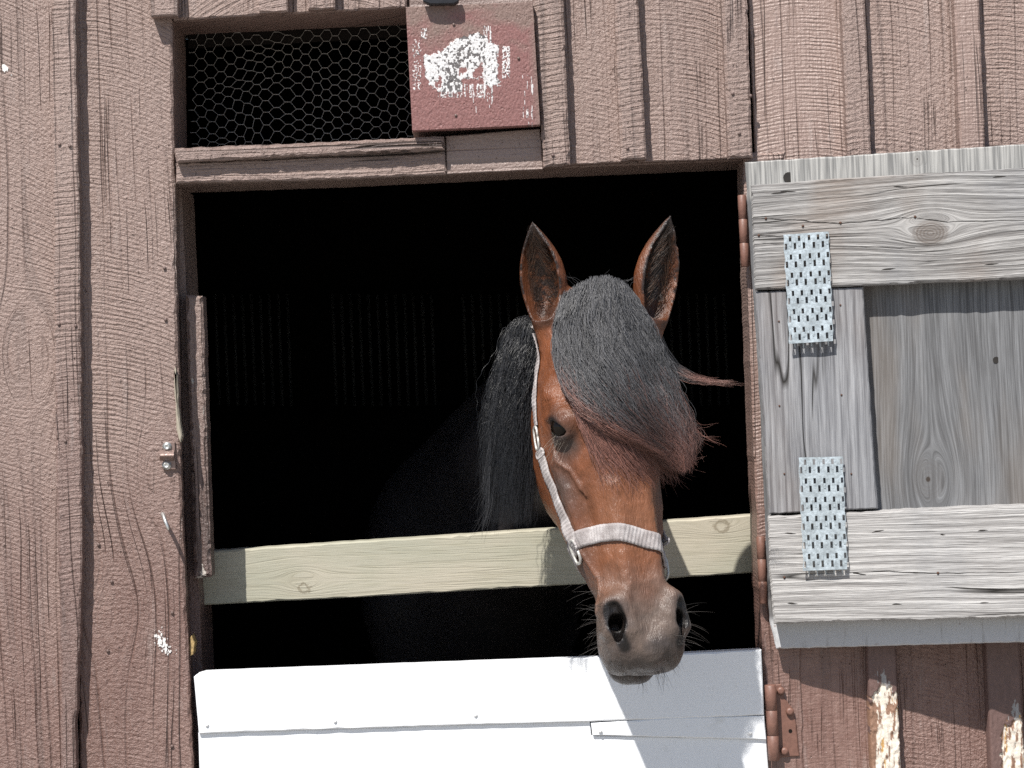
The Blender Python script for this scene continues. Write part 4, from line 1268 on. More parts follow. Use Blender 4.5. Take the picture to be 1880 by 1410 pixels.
for pts, wdt, hgt in (([(0.235, -0.075), (0.262, -0.070), (0.285, -0.050), (0.33, -0.040)], 0.0045, 0.0022),
                      ([(0.36, -0.10), (0.42, -0.075), (0.48, -0.055), (0.54, -0.05)], 0.004, 0.0018),
                      ([(0.42, -0.075), (0.47, -0.085), (0.53, -0.080)], 0.0035, 0.0014),
                      ([(0.44, -0.115), (0.50, -0.098), (0.57, -0.095)], 0.0035, 0.0012)):
    d = poly_dist(S_, F_, pts); disp += 1.7 * hgt * np.exp(-(d / wdt) ** 2) * side
for k_ in range(4):      # wrinkles above the eye
    dd = (S_ - (EC[0] - 0.030 - k_ * 0.0065)) + 4.0 * (F_ - EC[1]) ** 2
    disp -= 0.0018 * np.exp(-(dd / 0.0022) ** 2) * np.exp(-((F_ - EC[1] - 0.005) / 0.022) ** 2) * side
for k_ in range(5):      # chin and lip creases
    dd = (F_ + 0.062 + k_ * 0.008) + 0.5 * (S_ - 0.58)
    disp -= 0.0008 * np.exp(-(dd / 0.002) ** 2) * np.clip((S_ - 0.56) / 0.02, 0, 1) * np.clip((AR_ - 0.03) / 0.02, 0, 1)
disp += (fbm(S_ * 40, F_ * 40, R_ * 40, 3, 3) - 0.5) * 0.0050 * (S_ > -0.02) * (F_ > -0.3)
HV = HV + HN * disp[:, None]

# coat colours: a bay's own pattern, plus some highlight and shade put into the colour
n1 = fbm(S_ * 28, F_ * 28, R_ * 28, 6, 4)[:, None]; n2 = fbm(S_ * 110, F_ * 110, R_ * 110, 16, 3)[:, None]
bay = np.array([0.170, 0.056, 0.022]); dk_ = np.array([0.030, 0.020, 0.017]); muz = np.array([0.140, 0.103, 0.084])
lt = np.array([0.240, 0.108, 0.056])
C = bay * (0.55 + 0.9 * n1)
C = C + (lt - C) * np.clip((0.10 - np.abs(R_)) / 0.06, 0, 1)[:, None] * np.clip(1 - np.abs(S_ - 0.40) / 0.16, 0, 1)[:, None] * 0.6  # lighter nose bridge, its highlights put into the coat colour
def blend(C, k, col):
    k = np.clip(k, 0, 1)
    if k.ndim == 1: k = k[:, None]
    return C + (np.asarray(col) - C) * k
wob = (n1[:, 0] - 0.5) * 0.09
C = blend(C, (S_ + wob - 0.455) / 0.09, muz)
C = blend(C, (S_ + wob - 0.585) / 0.045, np.array([0.072, 0.058, 0.052]))
C = blend(C, 0.75 * np.clip((S_ + wob - 0.44) / 0.08, 0, 1) * np.clip((-0.055 - F_) / 0.03, 0, 1), np.array([0.065, 0.045, 0.038]))
# dark skin round the eye and the smoky cheek
ed = np.sqrt(((S_ - EC[0] - 0.012) / 1.15) ** 2 + (F_ - EC[1] - 0.004) ** 2 + (AR_ - EC[2]) ** 2)
C = blend(C, (0.050 + wob * 0.5 - ed) / 0.030 * 0.85, np.array([0.060, 0.042, 0.036]))
rim = np.sqrt((S_ - EC[0]) ** 2 + (F_ - EC[1]) ** 2 + (AR_ - EC[2]) ** 2)
C = blend(C, (0.030 - rim) / 0.006, np.array([0.018, 0.014, 0.014]))
C = blend(C, 0.9 * np.exp(-(((S_ - 0.31) / 0.055) ** 2 + ((F_ + 0.075) / 0.030) ** 2)) * side * (0.6 + n1[:, 0]), np.array([0.07, 0.048, 0.040]))
C = blend(C, 0.8 * np.exp(-(((S_ - 0.43) / 0.04) ** 2 + ((F_ + 0.085) / 0.03) ** 2)) * side * (0.4 + n1[:, 0]), np.array([0.06, 0.042, 0.035]))
# nostril hollows, mouth and lower lip: their shade put into the colour
def seg_d(a, b):
    a = np.array(a); b = np.array(b); d = b - a
    Q_ = np.stack([S_, F_, R_], 1)
    t = np.clip((Q_ - a) @ d / (d @ d), 0, 1)
    return np.linalg.norm(Q_ - a - t[:, None] * d, axis=1)
for sg in (1, -1):
    nd = np.minimum(seg_d((0.545, -0.012, 0.063 * sg), (0.568, -0.012, 0.060 * sg)) - 0.0155, seg_d((0.568, -0.012, 0.060 * sg), (0.604, -0.022, 0.048 * sg)) - 0.0105)
    deep = np.minimum(seg_d((0.548, -0.040, 0.052 * sg), (0.568, -0.040, 0.050 * sg)) - 0.0165, seg_d((0.568, -0.038, 0.050 * sg), (0.603, -0.044, 0.044 * sg)) - 0.0145)
    nd = np.minimum(nd, np.where(AR_ < 0.067, deep, 1.0))
    C = blend(C, 0.5 * (0.015 - nd) / 0.010, np.array([0.05, 0.038, 0.035]))
    C = blend(C, (0.0055 - nd) / 0.004, np.array([0.007, 0.006, 0.006]))
C = blend(C, (S_ > 0.56) * (F_ < -0.088) * 0.75, np.array([0.028, 0.023, 0.023]))
# ears: dark haired inside, brown outside, black tips
WV = L2W(HV)
for (b_, t_, o_) in EARS:
    ax = np.array(t_) - np.array(b_); L = np.linalg.norm(ax); ax /= L
    d = WV - np.array(b_); tt_ = d @ ax / L
    on = o_ - ax * o_.dot(ax); on /= np.linalg.norm(on)
    rad = np.linalg.norm(d - np.outer(d @ ax, ax), axis=1)
    isE = (rad < 0.06) & (tt_ > -0.03) & (tt_ < 1.1)
    wn_ = np.stack([HN @ np.array([1, 0, 0]), HN @ np.array([0, 1, 0]), HN @ np.array([0, 0, 1])], 1)
    WNn = HN[:, 0:1] * sv + HN[:, 1:2] * fv + HN[:, 2:3] * rv
    facing = WNn @ on
    eb = isE * np.clip((tt_ + 0.02) / 0.10, 0, 1) * np.clip((facing - 0.25) / 0.4, 0, 1) * np.clip((0.062 - rad) / 0.01, 0, 1)
    C = blend(C, eb, np.where((n2 > 0.56) | (tt_[:, None] < 0.22), np.array([0.090, 0.032, 0.014]), np.array([0.022, 0.013, 0.010])))
    C = blend(C, 0.8 * (rad < 0.045) * np.clip((tt_ + 0.10) / 0.06, 0, 1) * np.clip((0.20 - tt_) / 0.1, 0, 1) * np.clip(facing + 0.6, 0, 1), np.array([0.045, 0.018, 0.010]))
    C = blend(C, isE * (tt_ - 0.62) / 0.25, dk_ * 0.7)
    C = blend(C, 0.5 * isE * (np.abs(facing - 0.15) < 0.3), np.array([0.11, 0.038, 0.016]))
# neck and trunk: stall shade put into the coat colour; legs black
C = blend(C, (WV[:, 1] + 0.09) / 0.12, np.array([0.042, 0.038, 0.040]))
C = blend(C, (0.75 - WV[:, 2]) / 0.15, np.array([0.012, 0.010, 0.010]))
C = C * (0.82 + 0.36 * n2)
OV = np.stack([R_, -F_, -S_], 1); OV = np.stack([HV[:, 2], -HV[:, 1], -HV[:, 0]], 1)

T = NT('bay_coat', 0.45)
T.b.inputs['Specular IOR Level'].default_value = 0.45
T.b.inputs['Sheen Roughness'].default_value = 0.4
x, y, z = T.sep(T.obj())
f1 = T.noise(T.xyz(x * 420.0, y * 420.0, z * 90.0), 1.0, 3.0, 0.65)
f2 = T.noise(T.xyz(x * 1100.0, y * 1100.0, z * 260.0), 1.0, 2.0, 0.5)
T.color(T.mix(T.step(f1 * 0.5 + f2 * 0.5, 0.35, 0.65) * 0.35, T.attr(), T.mix(0.55, T.attr(), (0.02, 0.008, 0.004))))
f3 = T.noise(T.xyz(x * 230.0, y * 230.0, z * 45.0), 1.0, 3.0, 0.6)
T.put(T.b.inputs['Roughness'], 0.26 + f1 * 0.18)
T.bump(f1 + f2 * 0.5 + f3 * 1.2, 0.0013)
M['coat'] = T.m

def hlink(name, V, Q, mat, cols=None, parent=None, smooth=True, label=None):
    """mesh given in (r,-f,-s) head coordinates; the horse's Empty stands at its feet"""
    me = mesh_quads(name, V, Q, smooth, cols)
    o = bpy.data.objects.new(name, me); COL.objects.link(o)
    if mat: me.materials.append(mat)
    o.parent = parent
    o.matrix_local = Matrix.Translation(-Vector(parent.location)) @ HM if parent else HM
    if label: o['label'] = label
    return o
horse = empty('horse', (-0.10, 1.00, 0), 'bay horse with black forelock putting its head out of the stable opening', 'horse')
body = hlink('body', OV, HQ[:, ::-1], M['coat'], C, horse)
# make sure faces look outwards
_n = np.cross(OV[HQ[:, 2]] - OV[HQ[:, 0]], OV[HQ[:, 3]] - OV[HQ[:, 1]])
bpy.context.view_layer.update()
BV = BVHTree.FromPolygons([tuple(v) for v in WV.tolist()], HQ.tolist())

# eyes
T = NT('eyeball', 0.04)
x, y, z = T.sep(T.obj())
T.color((0.006, 0.004, 0.003))
T.b.inputs['Coat Weight'].default_value = 0.0; T.b.inputs['Specular IOR Level'].default_value = 0.25
M['eye'] = T.m
for sg in (1, -1):
    c = L2W(EC + np.array([0, 0, -0.005])) if sg > 0 else L2W(EC * np.array([1, 1, -1]) + np.array([0, 0, 0.005]))
    bm = bmesh.new(); bmesh.ops.create_uvsphere(bm, u_segments=28, v_segments=18, radius=0.0235)
    me = bpy.data.meshes.new('eye'); bm.to_mesh(me); bm.free()
    me.polygons.foreach_set('use_smooth', [True] * len(me.polygons))
    link('eye', me, M['eye'], horse, c)

# ------------------------------------------------------------------ hair
def mat_hair(name, rough=0.38, spec=0.6):
    T = NT(name, rough)
    T.b.inputs['Specular IOR Level'].default_value = spec
    T.color(T.attr())
    return T.m
M['hair'] = mat_hair('horse_hair', 0.46, 0.7)
def cast(px, py):
    o = Vector(CAM); d = Vector(ray(px, py)).normalized()
    h = BV.ray_cast(o, d, 6.0)
    return (np.array(h[0]), np.array(h[1])) if h[0] is not None and h[0].y < 0.25 else (None, None)
def guide_grid(guides, NQ, NT_):
    """guides: polylines in the picture; returns points lying on the horse and outward directions"""
    G = []
    for g_ in guides:
        g_ = np.array(g_, float); L = np.concatenate([[0], np.cumsum(np.linalg.norm(np.diff(g_, axis=0), axis=1))]); L /= L[-1]
        t = np.linspace(0, 1, NT_)
        G.append(np.stack([np.interp(t, L, g_[:, 0]), np.interp(t, L, g_[:, 1])], 1))
    G = np.array(G); qs = np.linspace(0, 1, len(G)); q = np.linspace(0, 1, NQ)
    GG = np.zeros((NQ, NT_, 2))
    for t in range(NT_):
        for d in range(2): GG[:, t, d] = np.interp(q, qs, G[:, t, d])
    GG[1:-1] = (GG[:-2] + 2 * GG[1:-1] + GG[2:]) / 4
    Pn = np.zeros((NQ, NT_, 3)); ok = np.zeros((NQ, NT_), bool); Yd = np.zeros((NQ, NT_))
    for i in range(NQ):
        for t in range(NT_):
            h, _ = cast(*GG[i, t])
            if h is not None: Yd[i, t] = h[1]; ok[i, t] = True
    for i in range(NQ):
        last = None
        for t in range(NT_):
            if ok[i, t]: last = Yd[i, t]
            elif last is not None: Yd[i, t] = last
        for t in range(NT_ - 1, -1, -1):
            if Yd[i, t] == 0: Yd[i, t] = Yd[i, min(t + 1, NT_ - 1)]
    for _ in range(2):
        Yp = np.pad(Yd, 1, mode='edge')
        Ym = (Yp[:-2, 1:-1] + Yp[2:, 1:-1] + Yp[1:-1, :-2] + Yp[1:-1, 2:] + 2 * Yd) / 6
        Yd = np.minimum(Yd, Ym)
    for _ in range(10):
        Yp = np.pad(Yd, 1, mode='edge')
        Yd = (Yp[:-2, 1:-1] + Yp[2:, 1:-1] + Yp[1:-1, :-2] + Yp[1:-1, 2:] + 4 * Yd) / 8
    Yd -= 0.004
    for i in range(NQ):
        for t in range(NT_): Pn[i, t] = P(GG[i, t, 0], GG[i, t, 1], Yd[i, t])
    return Pn, GG
def comb(Pn, N, K, lift, seed, spread=0.0, clump=0.0, tlen=(0.8, 1.0), qpow=None, thick=0.02, wave=0.004, frizz=0.0016):
    rg = np.random.default_rng(seed)
    NQ, NT_, _ = Pn.shape
    q = rg.random(N) if qpow is None else qpow(rg.random(N))
    if clump:
        cc = rg.random(160); k = np.argmin(np.abs(q[:, None] - cc[None]), 1); tq = cc[k]
    else: tq = q
    tend = tlen[0] + (tlen[1] - tlen[0]) * rg.random(N) ** 0.6
    t0 = rg.random(N) * 0.05
    tt = np.linspace(0, 1, K)[None] * (tend - t0)[:, None] + t0[:, None]
    qq = q[:, None] + (tq - q)[:, None] * clump * tt ** 1.5 + spread * (rg.random(N)[:, None] - 0.5) * tt ** 2
    ph = rg.random(N)[:, None] * 6.28
    qq = qq + 0.014 * np.sin(tt * 7 + ph) * tt
    qi = np.clip(qq, 0, 0.9999) * (NQ - 1); ti = np.clip(tt, 0, 0.9999) * (NT_ - 1)
    i = qi.astype(int); j = ti.astype(int); a = (qi - i)[..., None]; b = (ti - j)[..., None]
    X = Pn[i, j] * (1 - a) * (1 - b) + Pn[i + 1, j] * a * (1 - b) + Pn[i, j + 1] * (1 - a) * b + Pn[i + 1, j + 1] * a * b
    over = (qq - np.clip(qq, 0, 1))[..., None]
    dq = Pn[np.minimum(i + 1, NQ - 1), j] - Pn[i, j]
    X = X + over * dq * (NQ - 1)
    dep = rg.random(N)[:, None]
    prof = np.clip(np.sin(np.clip(qq, 0.02, 0.98) * pi), 0, 1) ** 0.6
    h = lift + thick * (dep * 0.75 + 0.55 * (vnoise(q * 55, q * 0 + seed, 0, seed)[:, None] - 0.3)) * prof * np.clip(tt * 5 + 0.5, 0, 1)
    X[..., 1] -= h
    X[..., 2] += 0.25 * h
    X[..., 0] += wave * np.sin(tt * 9 + ph * 2) * tt + wave * 1.6 * np.sin(tt * 24 + ph) * np.clip(tt - 0.68, 0, 1) * 2.5 + (rg.random(N)[:, None] - .5) * wave * tt
    X[..., 2] += wave * 0.5 * np.sin(tt * 13 + ph * 3) * tt
    fr = frizz * (0.4 + rg.random(N)[:, None])
    w1 = (18 + 30 * rg.random(N))[:, None]
    X[..., 0] += fr * np.sin(tt * w1 + ph); X[..., 1] += fr * np.cos(tt * w1 * 1.13 + ph * 2)
    return X, tt / tend[:, None], dep, q

FORE = [[(1034, 545), (1017, 600), (1016, 655), (1032, 710), (1062, 755), (1105, 790), (1165, 822), (1222, 848)],
        [(1060, 528), (1040, 600), (1052, 668), (1080, 728), (1120, 776), (1165, 812), (1208, 842), (1240, 868)],
        [(1090, 514), (1084, 590), (1105, 660), (1138, 722), (1170, 770), (1205, 812), (1232, 842), (1250, 872)],
        [(1115, 512), (1130, 590), (1150, 650), (1178, 710), (1205, 760), (1228, 800), (1246, 835), (1252, 876)],
        [(1138, 520), (1166, 590), (1188, 645), (1208, 695), (1228, 740), (1246, 785), (1256, 825), (1258, 868)],
        [(1158, 540), (1190, 592), (1214, 645), (1232, 690), (1248, 735), (1262, 772), (1272, 805), (1268, 850)]]
Pn, GG = guide_grid(FORE, 26, 26)
X1, t1, d1, q1 = comb(Pn, 9500, 34, 0.003, 5, spread=0.20, clump=0.60, tlen=(0.56, 1.0), thick=0.026, wave=0.005)
def hair_cols(t, dep, rg, red=True, tip0=0.62, base=(0.040, 0.040, 0.044)):
    N = t.shape[0]
    base = np.array(base); tip = np.array([0.185, 0.085, 0.066])
    v = rg.random(N)[:, None]
    k = np.clip((t - tip0 - 0.18 * (v - 0.5)) / 0.25, 0, 1)[..., None] * (1 if red else 0)
    b = base * (0.6 + 0.9 * rg.random(N))[:, None, None]
    tp = tip * (0.45 + 1.1 * rg.random(N))[:, None, None]
    return b * (1 - k) + tp * k
rg = np.random.default_rng(3)
def radii(N, K, r, rg, tip=0.25):
    t = np.linspace(0, 1, K)[None]
    return (r * (0.75 + 0.5 * rg.random(N))[:, None]) * (1 - (1 - tip) * t ** 3)
# the left edge of the forelock turns reddish earlier
tc = t1 + np.clip((0.2 - q1[:, None]) * 2.0, 0, 0.32) * np.clip((t1 - 0.12) * 4, 0, 1)
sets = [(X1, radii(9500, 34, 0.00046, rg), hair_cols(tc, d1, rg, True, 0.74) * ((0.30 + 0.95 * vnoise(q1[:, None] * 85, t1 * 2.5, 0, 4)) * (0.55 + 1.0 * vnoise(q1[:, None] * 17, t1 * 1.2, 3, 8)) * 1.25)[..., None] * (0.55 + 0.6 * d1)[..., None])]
X3, t3, d3, q3 = comb(Pn, 1500, 34, 0.022, 15, spread=0.22, clump=0.1, tlen=(0.5, 1.0), thick=0.016, wave=0.010, frizz=0.0035)
sets.append((X3, radii(1500, 34, 0.00036, rg), hair_cols(t3 + np.clip((0.2 - q3[:, None]) * 2.0, 0, 0.32) * np.clip((t3 - 0.12) * 4, 0, 1), d3, rg, True, 0.74, base=(0.075, 0.075, 0.08))))  # flyaways coloured brighter, the hair's sparkle put into their colour
def fringe(px_paths, N, K, seed, jit, r, cols_red, ydef=-0.2, tip0=0.3, jit0=None):
    rg = np.random.default_rng(seed)
    out = []
    t = np.linspace(0, 1, K)
    for path in px_paths:
        path = np.array(path, float)
        L = np.linspace(0, 1, len(path))
        for _ in range(N):
            e = 0.75 + 0.25 * rg.random()
            o = (rg.random(3) - 0.5) * (jit0 or jit); o2 = (rg.random(3) - 0.5) * jit * 1.6
            ph = rg.random() * 6
            x_ = np.interp(t * e, L, path[:, 0]) + o[0] * (1 - t) + o2[0] * t ** 2 + np.sin(t * 5 + ph) * jit * 0.10
            y_ = np.interp(t * e, L, path[:, 1]) + o[1] * (1 - t) + o2[1] * t ** 2 + np.cos(t * 6 + ph) * jit * 0.10
            dz = np.interp(t * e, L, path[:, 2]) + (rg.random() - .5) * 0.02 * t
            out.append([P(a, b, c) for a, b, c in zip(x_, y_, dz)])
    out = np.array(out); N2 = len(out)
    cc = hair_cols(np.repeat(t[None], N2, 0), None, rg, cols_red, tip0)
    return out, radii(N2, K, r, rg, 0.3), cc
yF = float(Pn[-3, 14, 1]) - 0.01
fl = [[(1175, 590, yF), (1205, 640, yF), (1235, 675, yF), (1275, 694, yF - .01), (1320, 702, yF - .01), (1366, 704, yF - .02)],
      [(1185, 600, yF), (1215, 655, yF), (1240, 682, yF), (1270, 696, yF - .01), (1300, 702, yF - .015), (1352, 703, yF - .02)]]
a_, b_, c_ = fringe(fl, 42, 26, 91, 9, 0.00026, True, tip0=0.5, jit0=42); sets.append((a_, b_, c_))
wisps = [[(1240, 740, yF), (1262, 775, yF), (1285, 795, yF), (1322, 800, yF)], [(1235, 760, yF), (1255, 790, yF), (1280, 800, yF), (1305, 806, yF)],
         [(1225, 790, yF), (1240, 830, yF), (1262, 850, yF), (1285, 856, yF)], [(1210, 800, yF), (1228, 840, yF), (1240, 870, yF), (1262, 888, yF)],
         [(1170, 780, yF), (1200, 830, yF), (1222, 862, yF), (1240, 890, yF)]]
a_, b_, c_ = fringe(wisps, 14, 18, 92, 30, 0.00024, True); sets.append((a_, b_, c_))
yL = float(Pn[2, 12, 1])
longw = [[(1150, 520, -.32), (1160, 512, -.32), (1170, 508, -.32)], [(1060, 520, -.32), (1050, 512, -.32), (1036, 510, -.32)], [(1100, 515, -.32), (1108, 507, -.32), (1122, 503, -.32)]]
a_, b_, c_ = fringe(longw, 4, 18, 93, 12, 0.00022, False); sets.append((a_, b_, c_))
def merge_strands(name, sets, mat, parent, label=None):
    VV, QQ, CC, n = [], [], [], 0
    for X, R, c in sets:
        V, Q = tube_arrays(X, R, 3)
        VV.append(V); QQ.append(Q + n); n += len(V); CC.append(np.repeat(c.reshape(-1, 3), 3, axis=0))
    V = np.vstack(VV); c0 = V.mean(0)
    me = mesh_quads(name, V - c0, np.vstack(QQ), True, np.vstack(CC))
    return link(name, me, mat, parent, c0, label)
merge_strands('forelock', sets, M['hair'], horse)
# reddish under-hair lying on the face below the forelock
UND = [[(1030, 650), (1045, 720), (1062, 780), (1085, 830), (1110, 880), (1130, 930)],
       [(1060, 680), (1085, 750), (1115, 800), (1150, 845), (1180, 880), (1200, 920)],
       [(1100, 700), (1130, 760), (1165, 810), (1200, 850), (1222, 885), (1232, 905)],
       [(1150, 740), (1185, 790), (1215, 830), (1235, 865), (1243, 890), (1246, 905)]]
Pu, _ = guide_grid(UND, 16, 18)
X2, t2, d2, q2 = comb(Pu, 800, 24, 0.0045, 8, spread=0.25, clump=0.8, tlen=(0.35, 0.95), thick=0.010, wave=0.005)
sets = [(X2, radii(800, 24, 0.00042, rg), hair_cols(t2 + 0.45, d2, rg, True, 0.75))]
merge_strands('under_hair', sets, M['hair'], horse)

# mane falling on the photo's left side of the neck
rg = np.random.default_rng(17)
NM, KM = 4200, 34
u = rg.random(NM) ** 1.2
crest = np.array([P(1006, 600, -.17), P(990, 592, -.12), P(972, 596, -.06), P(958, 615, .0)])
uu = u * (len(crest) - 1); i = np.minimum(uu.astype(int), len(crest) - 2); w_ = (uu - i)[:, None]
root = crest[i] * (1 - w_) + crest[i + 1] * w_ + (rg.random((NM, 3)) - .5) * [0.03, 0.02, 0.012]
Lh = (0.345 + 0.01 * u) * (0.42 + 0.60 * rg.random(NM) ** 0.8)
out = 0.010 + 0.016 * u + 0.026 * rg.random(NM)
t = np.linspace(0, 1, KM)[None]
ph = rg.random(NM)[:, None] * 6.28
XM = np.zeros((NM, KM, 3))
arc = (1 - np.exp(-t * 2.4)) * 1.12
XM[..., 0] = root[:, 0:1] - out[:, None] * arc - 0.030 * t + 0.004 * np.sin(t * 10 + ph) + 0.0016 * np.sin(t * (25 + 25 * rg.random(NM)[:, None]) + ph * 3)
XM[..., 1] = root[:, 1:2] - 0.035 * arc + 0.004 * np.sin(t * 8 + ph * 1.7) + 0.0016 * np.sin(t * (22 + 25 * rg.random(NM)[:, None]) + ph)
XM[..., 2] = root[:, 2:3] + 0.020 * np.sin(np.clip(t * 4, 0, 1) * pi) * (1 - t) - Lh[:, None] * (t ** 1.25)
cm_ = hair_cols(np.repeat(t, NM, 0), None, rg, False, base=(0.009, 0.0095, 0.012))
XM[..., 0] += (vnoise(u[:, None] * 30 + out[:, None] * 500, t * 2.0, 0, 5) - .5) * 0.022 * t
V_ = [(XM, radii(NM, KM, 0.00048, rg), cm_)]
a_, b_, c_ = fringe([[(930, 660, -.12), (915, 740, -.12), (905, 780, -.12), (896, 800, -.12)], [(905, 800, -.12), (895, 860, -.12), (888, 900, -.12), (872, 930, -.12)], [(910, 860, -.12), (900, 930, -.12), (885, 965, -.12), (875, 982, -.12)], [(940, 620, -.12), (925, 690, -.12), (912, 760, -.12), (905, 800, -.12)]], 14, 16, 55, 24, 0.0003, False)
V_.append((a_, b_, c_))
M['mane'] = mat_hair('mane_hair', 0.42, 0.6)
merge_strands('mane', V_, M['mane'], horse)

# ear hair, whiskers, lashes
sets = []
rg = np.random.default_rng(23)
for (b_, t_, o_) in EARS:
    b_ = np.array(b_); ax = np.array(t_) - b_; L = np.linalg.norm(ax)
    on = o_ / np.linalg.norm(o_); wd_ = np.cross(ax / L, on)
    n = 300; k = 8
    tt = np.linspace(0, 1, k)[None]
    h = 0.12 + 0.68 * rg.random(n); sd = np.where(rg.random(n) < 0.5, -1, 1)
    Rr = np.interp(h, [0, 0.3, 0.45, 0.75, 1], [.022, .031, .031, .022, .002])
    p0 = b_ + h[:, None] * ax + wd_ * (sd * Rr * (0.35 + 0.55 * rg.random(n)))[:, None] + on * (-0.012 + 0.014 * rg.random(n))[:, None]
    dirn = (ax / L) * 0.016 + on * 0.010 - wd_ * (sd[:, None] * 0.012) + (rg.random((n, 3)) - .5) * 0.012
    X = p0[:, None, :] + dirn[:, None, :] * tt[..., None] + (ax / L) * (0.010 * tt ** 2)[..., None]
    cc = np.repeat((np.array([0.055, 0.028, 0.016]) * (0.15 + 1.6 * rg.random(n)[:, None] ** 2))[:, None, :], k, 1)
    sets.append((X, radii(n, k, 0.00030, rg), cc))
for st_ in sets: merge_strands('ear_hair', [st_], M['hair'], horse)
def hairs_at(pxs, N, L, dirs, seed, r=0.00022, droop=0.25, col=(0.03, 0.025, 0.022), jit=22, K=12):
    rg = np.random.default_rng(seed)
    out = []
    for (px, py), dr in zip(pxs, dirs):
        for _ in range(N):
            for _try in range(6):
                h, nn = cast(px + (rg.random() - .5) * jit, py + (rg.random() - .5) * jit)
                if h is not None: break
            if h is None: continue
            d = np.array(dr, float) + (rg.random(3) - .5) * 0.9; d /= np.linalg.norm(d)
            l = L * (0.35 + 0.75 * rg.random()); t = np.linspace(0, 1, K)[:, None]
            out.append(h + d * l * t + np.array([0, 0, -1]) * droop * l * t ** 2 + (rg.random(3) - .5) * l * 0.25 * t ** 2)
    X = np.array(out); c = np.repeat((np.array(col) * (0.5 + 2.5 * rg.random((len(X), 1)) ** 2))[:, None, :], K, 1)
    return X, radii(len(X), K, r, rg, 0.35), c
# directions in world space (x right, y into the barn, z up)
for lab, wset in (('left', [hairs_at([(1103, 1110), (1102, 1135), (1106, 1160), (1112, 1180)], 8, 0.046, [(-1, .1, .15), (-1, 0, .1), (-1, 0, -.1), (-1, 0, -.2)], 61, 0.00020),
      hairs_at([(1100, 1060), (1108, 1085)], 4, 0.05, [(-1, 0, .2), (-1, 0, .1)], 64, 0.0002)]),
      ('right', [hairs_at([(1252, 1120), (1252, 1150), (1246, 1175)], 6, 0.050, [(1, .1, 0), (1, 0, -.15), (1, 0, -.2)], 62, 0.00020)]),
      ('chin', [hairs_at([(1150, 1228), (1180, 1234), (1210, 1230), (1130, 1208), (1230, 1205)], 22, 0.030, [(-.1, -.2, -1), (0, -.2, -1), (.1, -.2, -1), (-.5, -.2, -1), (.6, -.2, -1)], 63, 0.00018)]),
      ('eye', [hairs_at([(1028, 812), (1035, 820), (1020, 806)], 5, 0.045, [(-.7, -.4, -.6)] * 3, 65, 0.0002, col=(0.2, 0.17, 0.14))])):
    merge_strands('whiskers', wset, M['hair'], horse)

# ------------------------------------------------------------------ halter
T = NT('pale_webbing', 0.8)
T.b.inputs['Specular IOR Level'].default_value = 0.2
x, y, z = T.sep(T.obj())
nz = T.noise(T.xyz(x, y, z), 700.0, 3.0, 0.7); st = T.noise(T.xyz(x, y, z), 40.0, 3.0, 0.6)
T.color(T.mix(T.step(st * 0.6 + nz * 0.4, 0.4, 0.65), (0.28, 0.25, 0.245), (0.50, 0.47, 0.465)))
T.bump(nz, 0.0010)
M['web'] = T.m
M['ring'] = mat_simple('dull_ring_metal', (0.50, 0.49, 0.46), 0.45, 0.5, 200)
halter = empty('halter', L2W(np.array([0.44, -0.08, -0.07])), 'pale woven webbing halter on the brown horse\'s head', 'halter')
def hit(o_, d_):
    """surface point in head coordinates, seen from o_ towards d_ (both s,f,r)"""
    O_ = L2W(np.array(o_, float)); D_ = L2W(np.array(o_, float) + np.array(d_, float)) - O_
    h = BV.ray_cast(Vector(O_), Vector(D_).normalized(), 1.0)
    if h[0] is None: return None
    n = np.array(h[1]); D_ /= np.linalg.norm(D_)
    if n @ D_ > 0: n = -n
    return np.array(h[0]), n
def resamp(pts, nrm, step):
    pts = np.array(pts); nrm = np.array(nrm)
    L = np.concatenate([[0], np.cumsum(np.linalg.norm(np.diff(pts, axis=0), axis=1))])
    n = int(L[-1] / step); t = np.linspace(0, L[-1], n)
    def sm(a):
        q = np.stack([np.interp(t, L, a[:, d]) for d in range(3)], 1)
        k = np.ones(9) / 9; qp = np.pad(q, ((4, 4), (0, 0)), mode='edge')
        return np.stack([np.convolve(qp[:, d], k, 'valid') for d in range(3)], 1)
    N_ = sm(nrm); N_ /= np.linalg.norm(N_, axis=1)[:, None]
    return sm(pts), N_
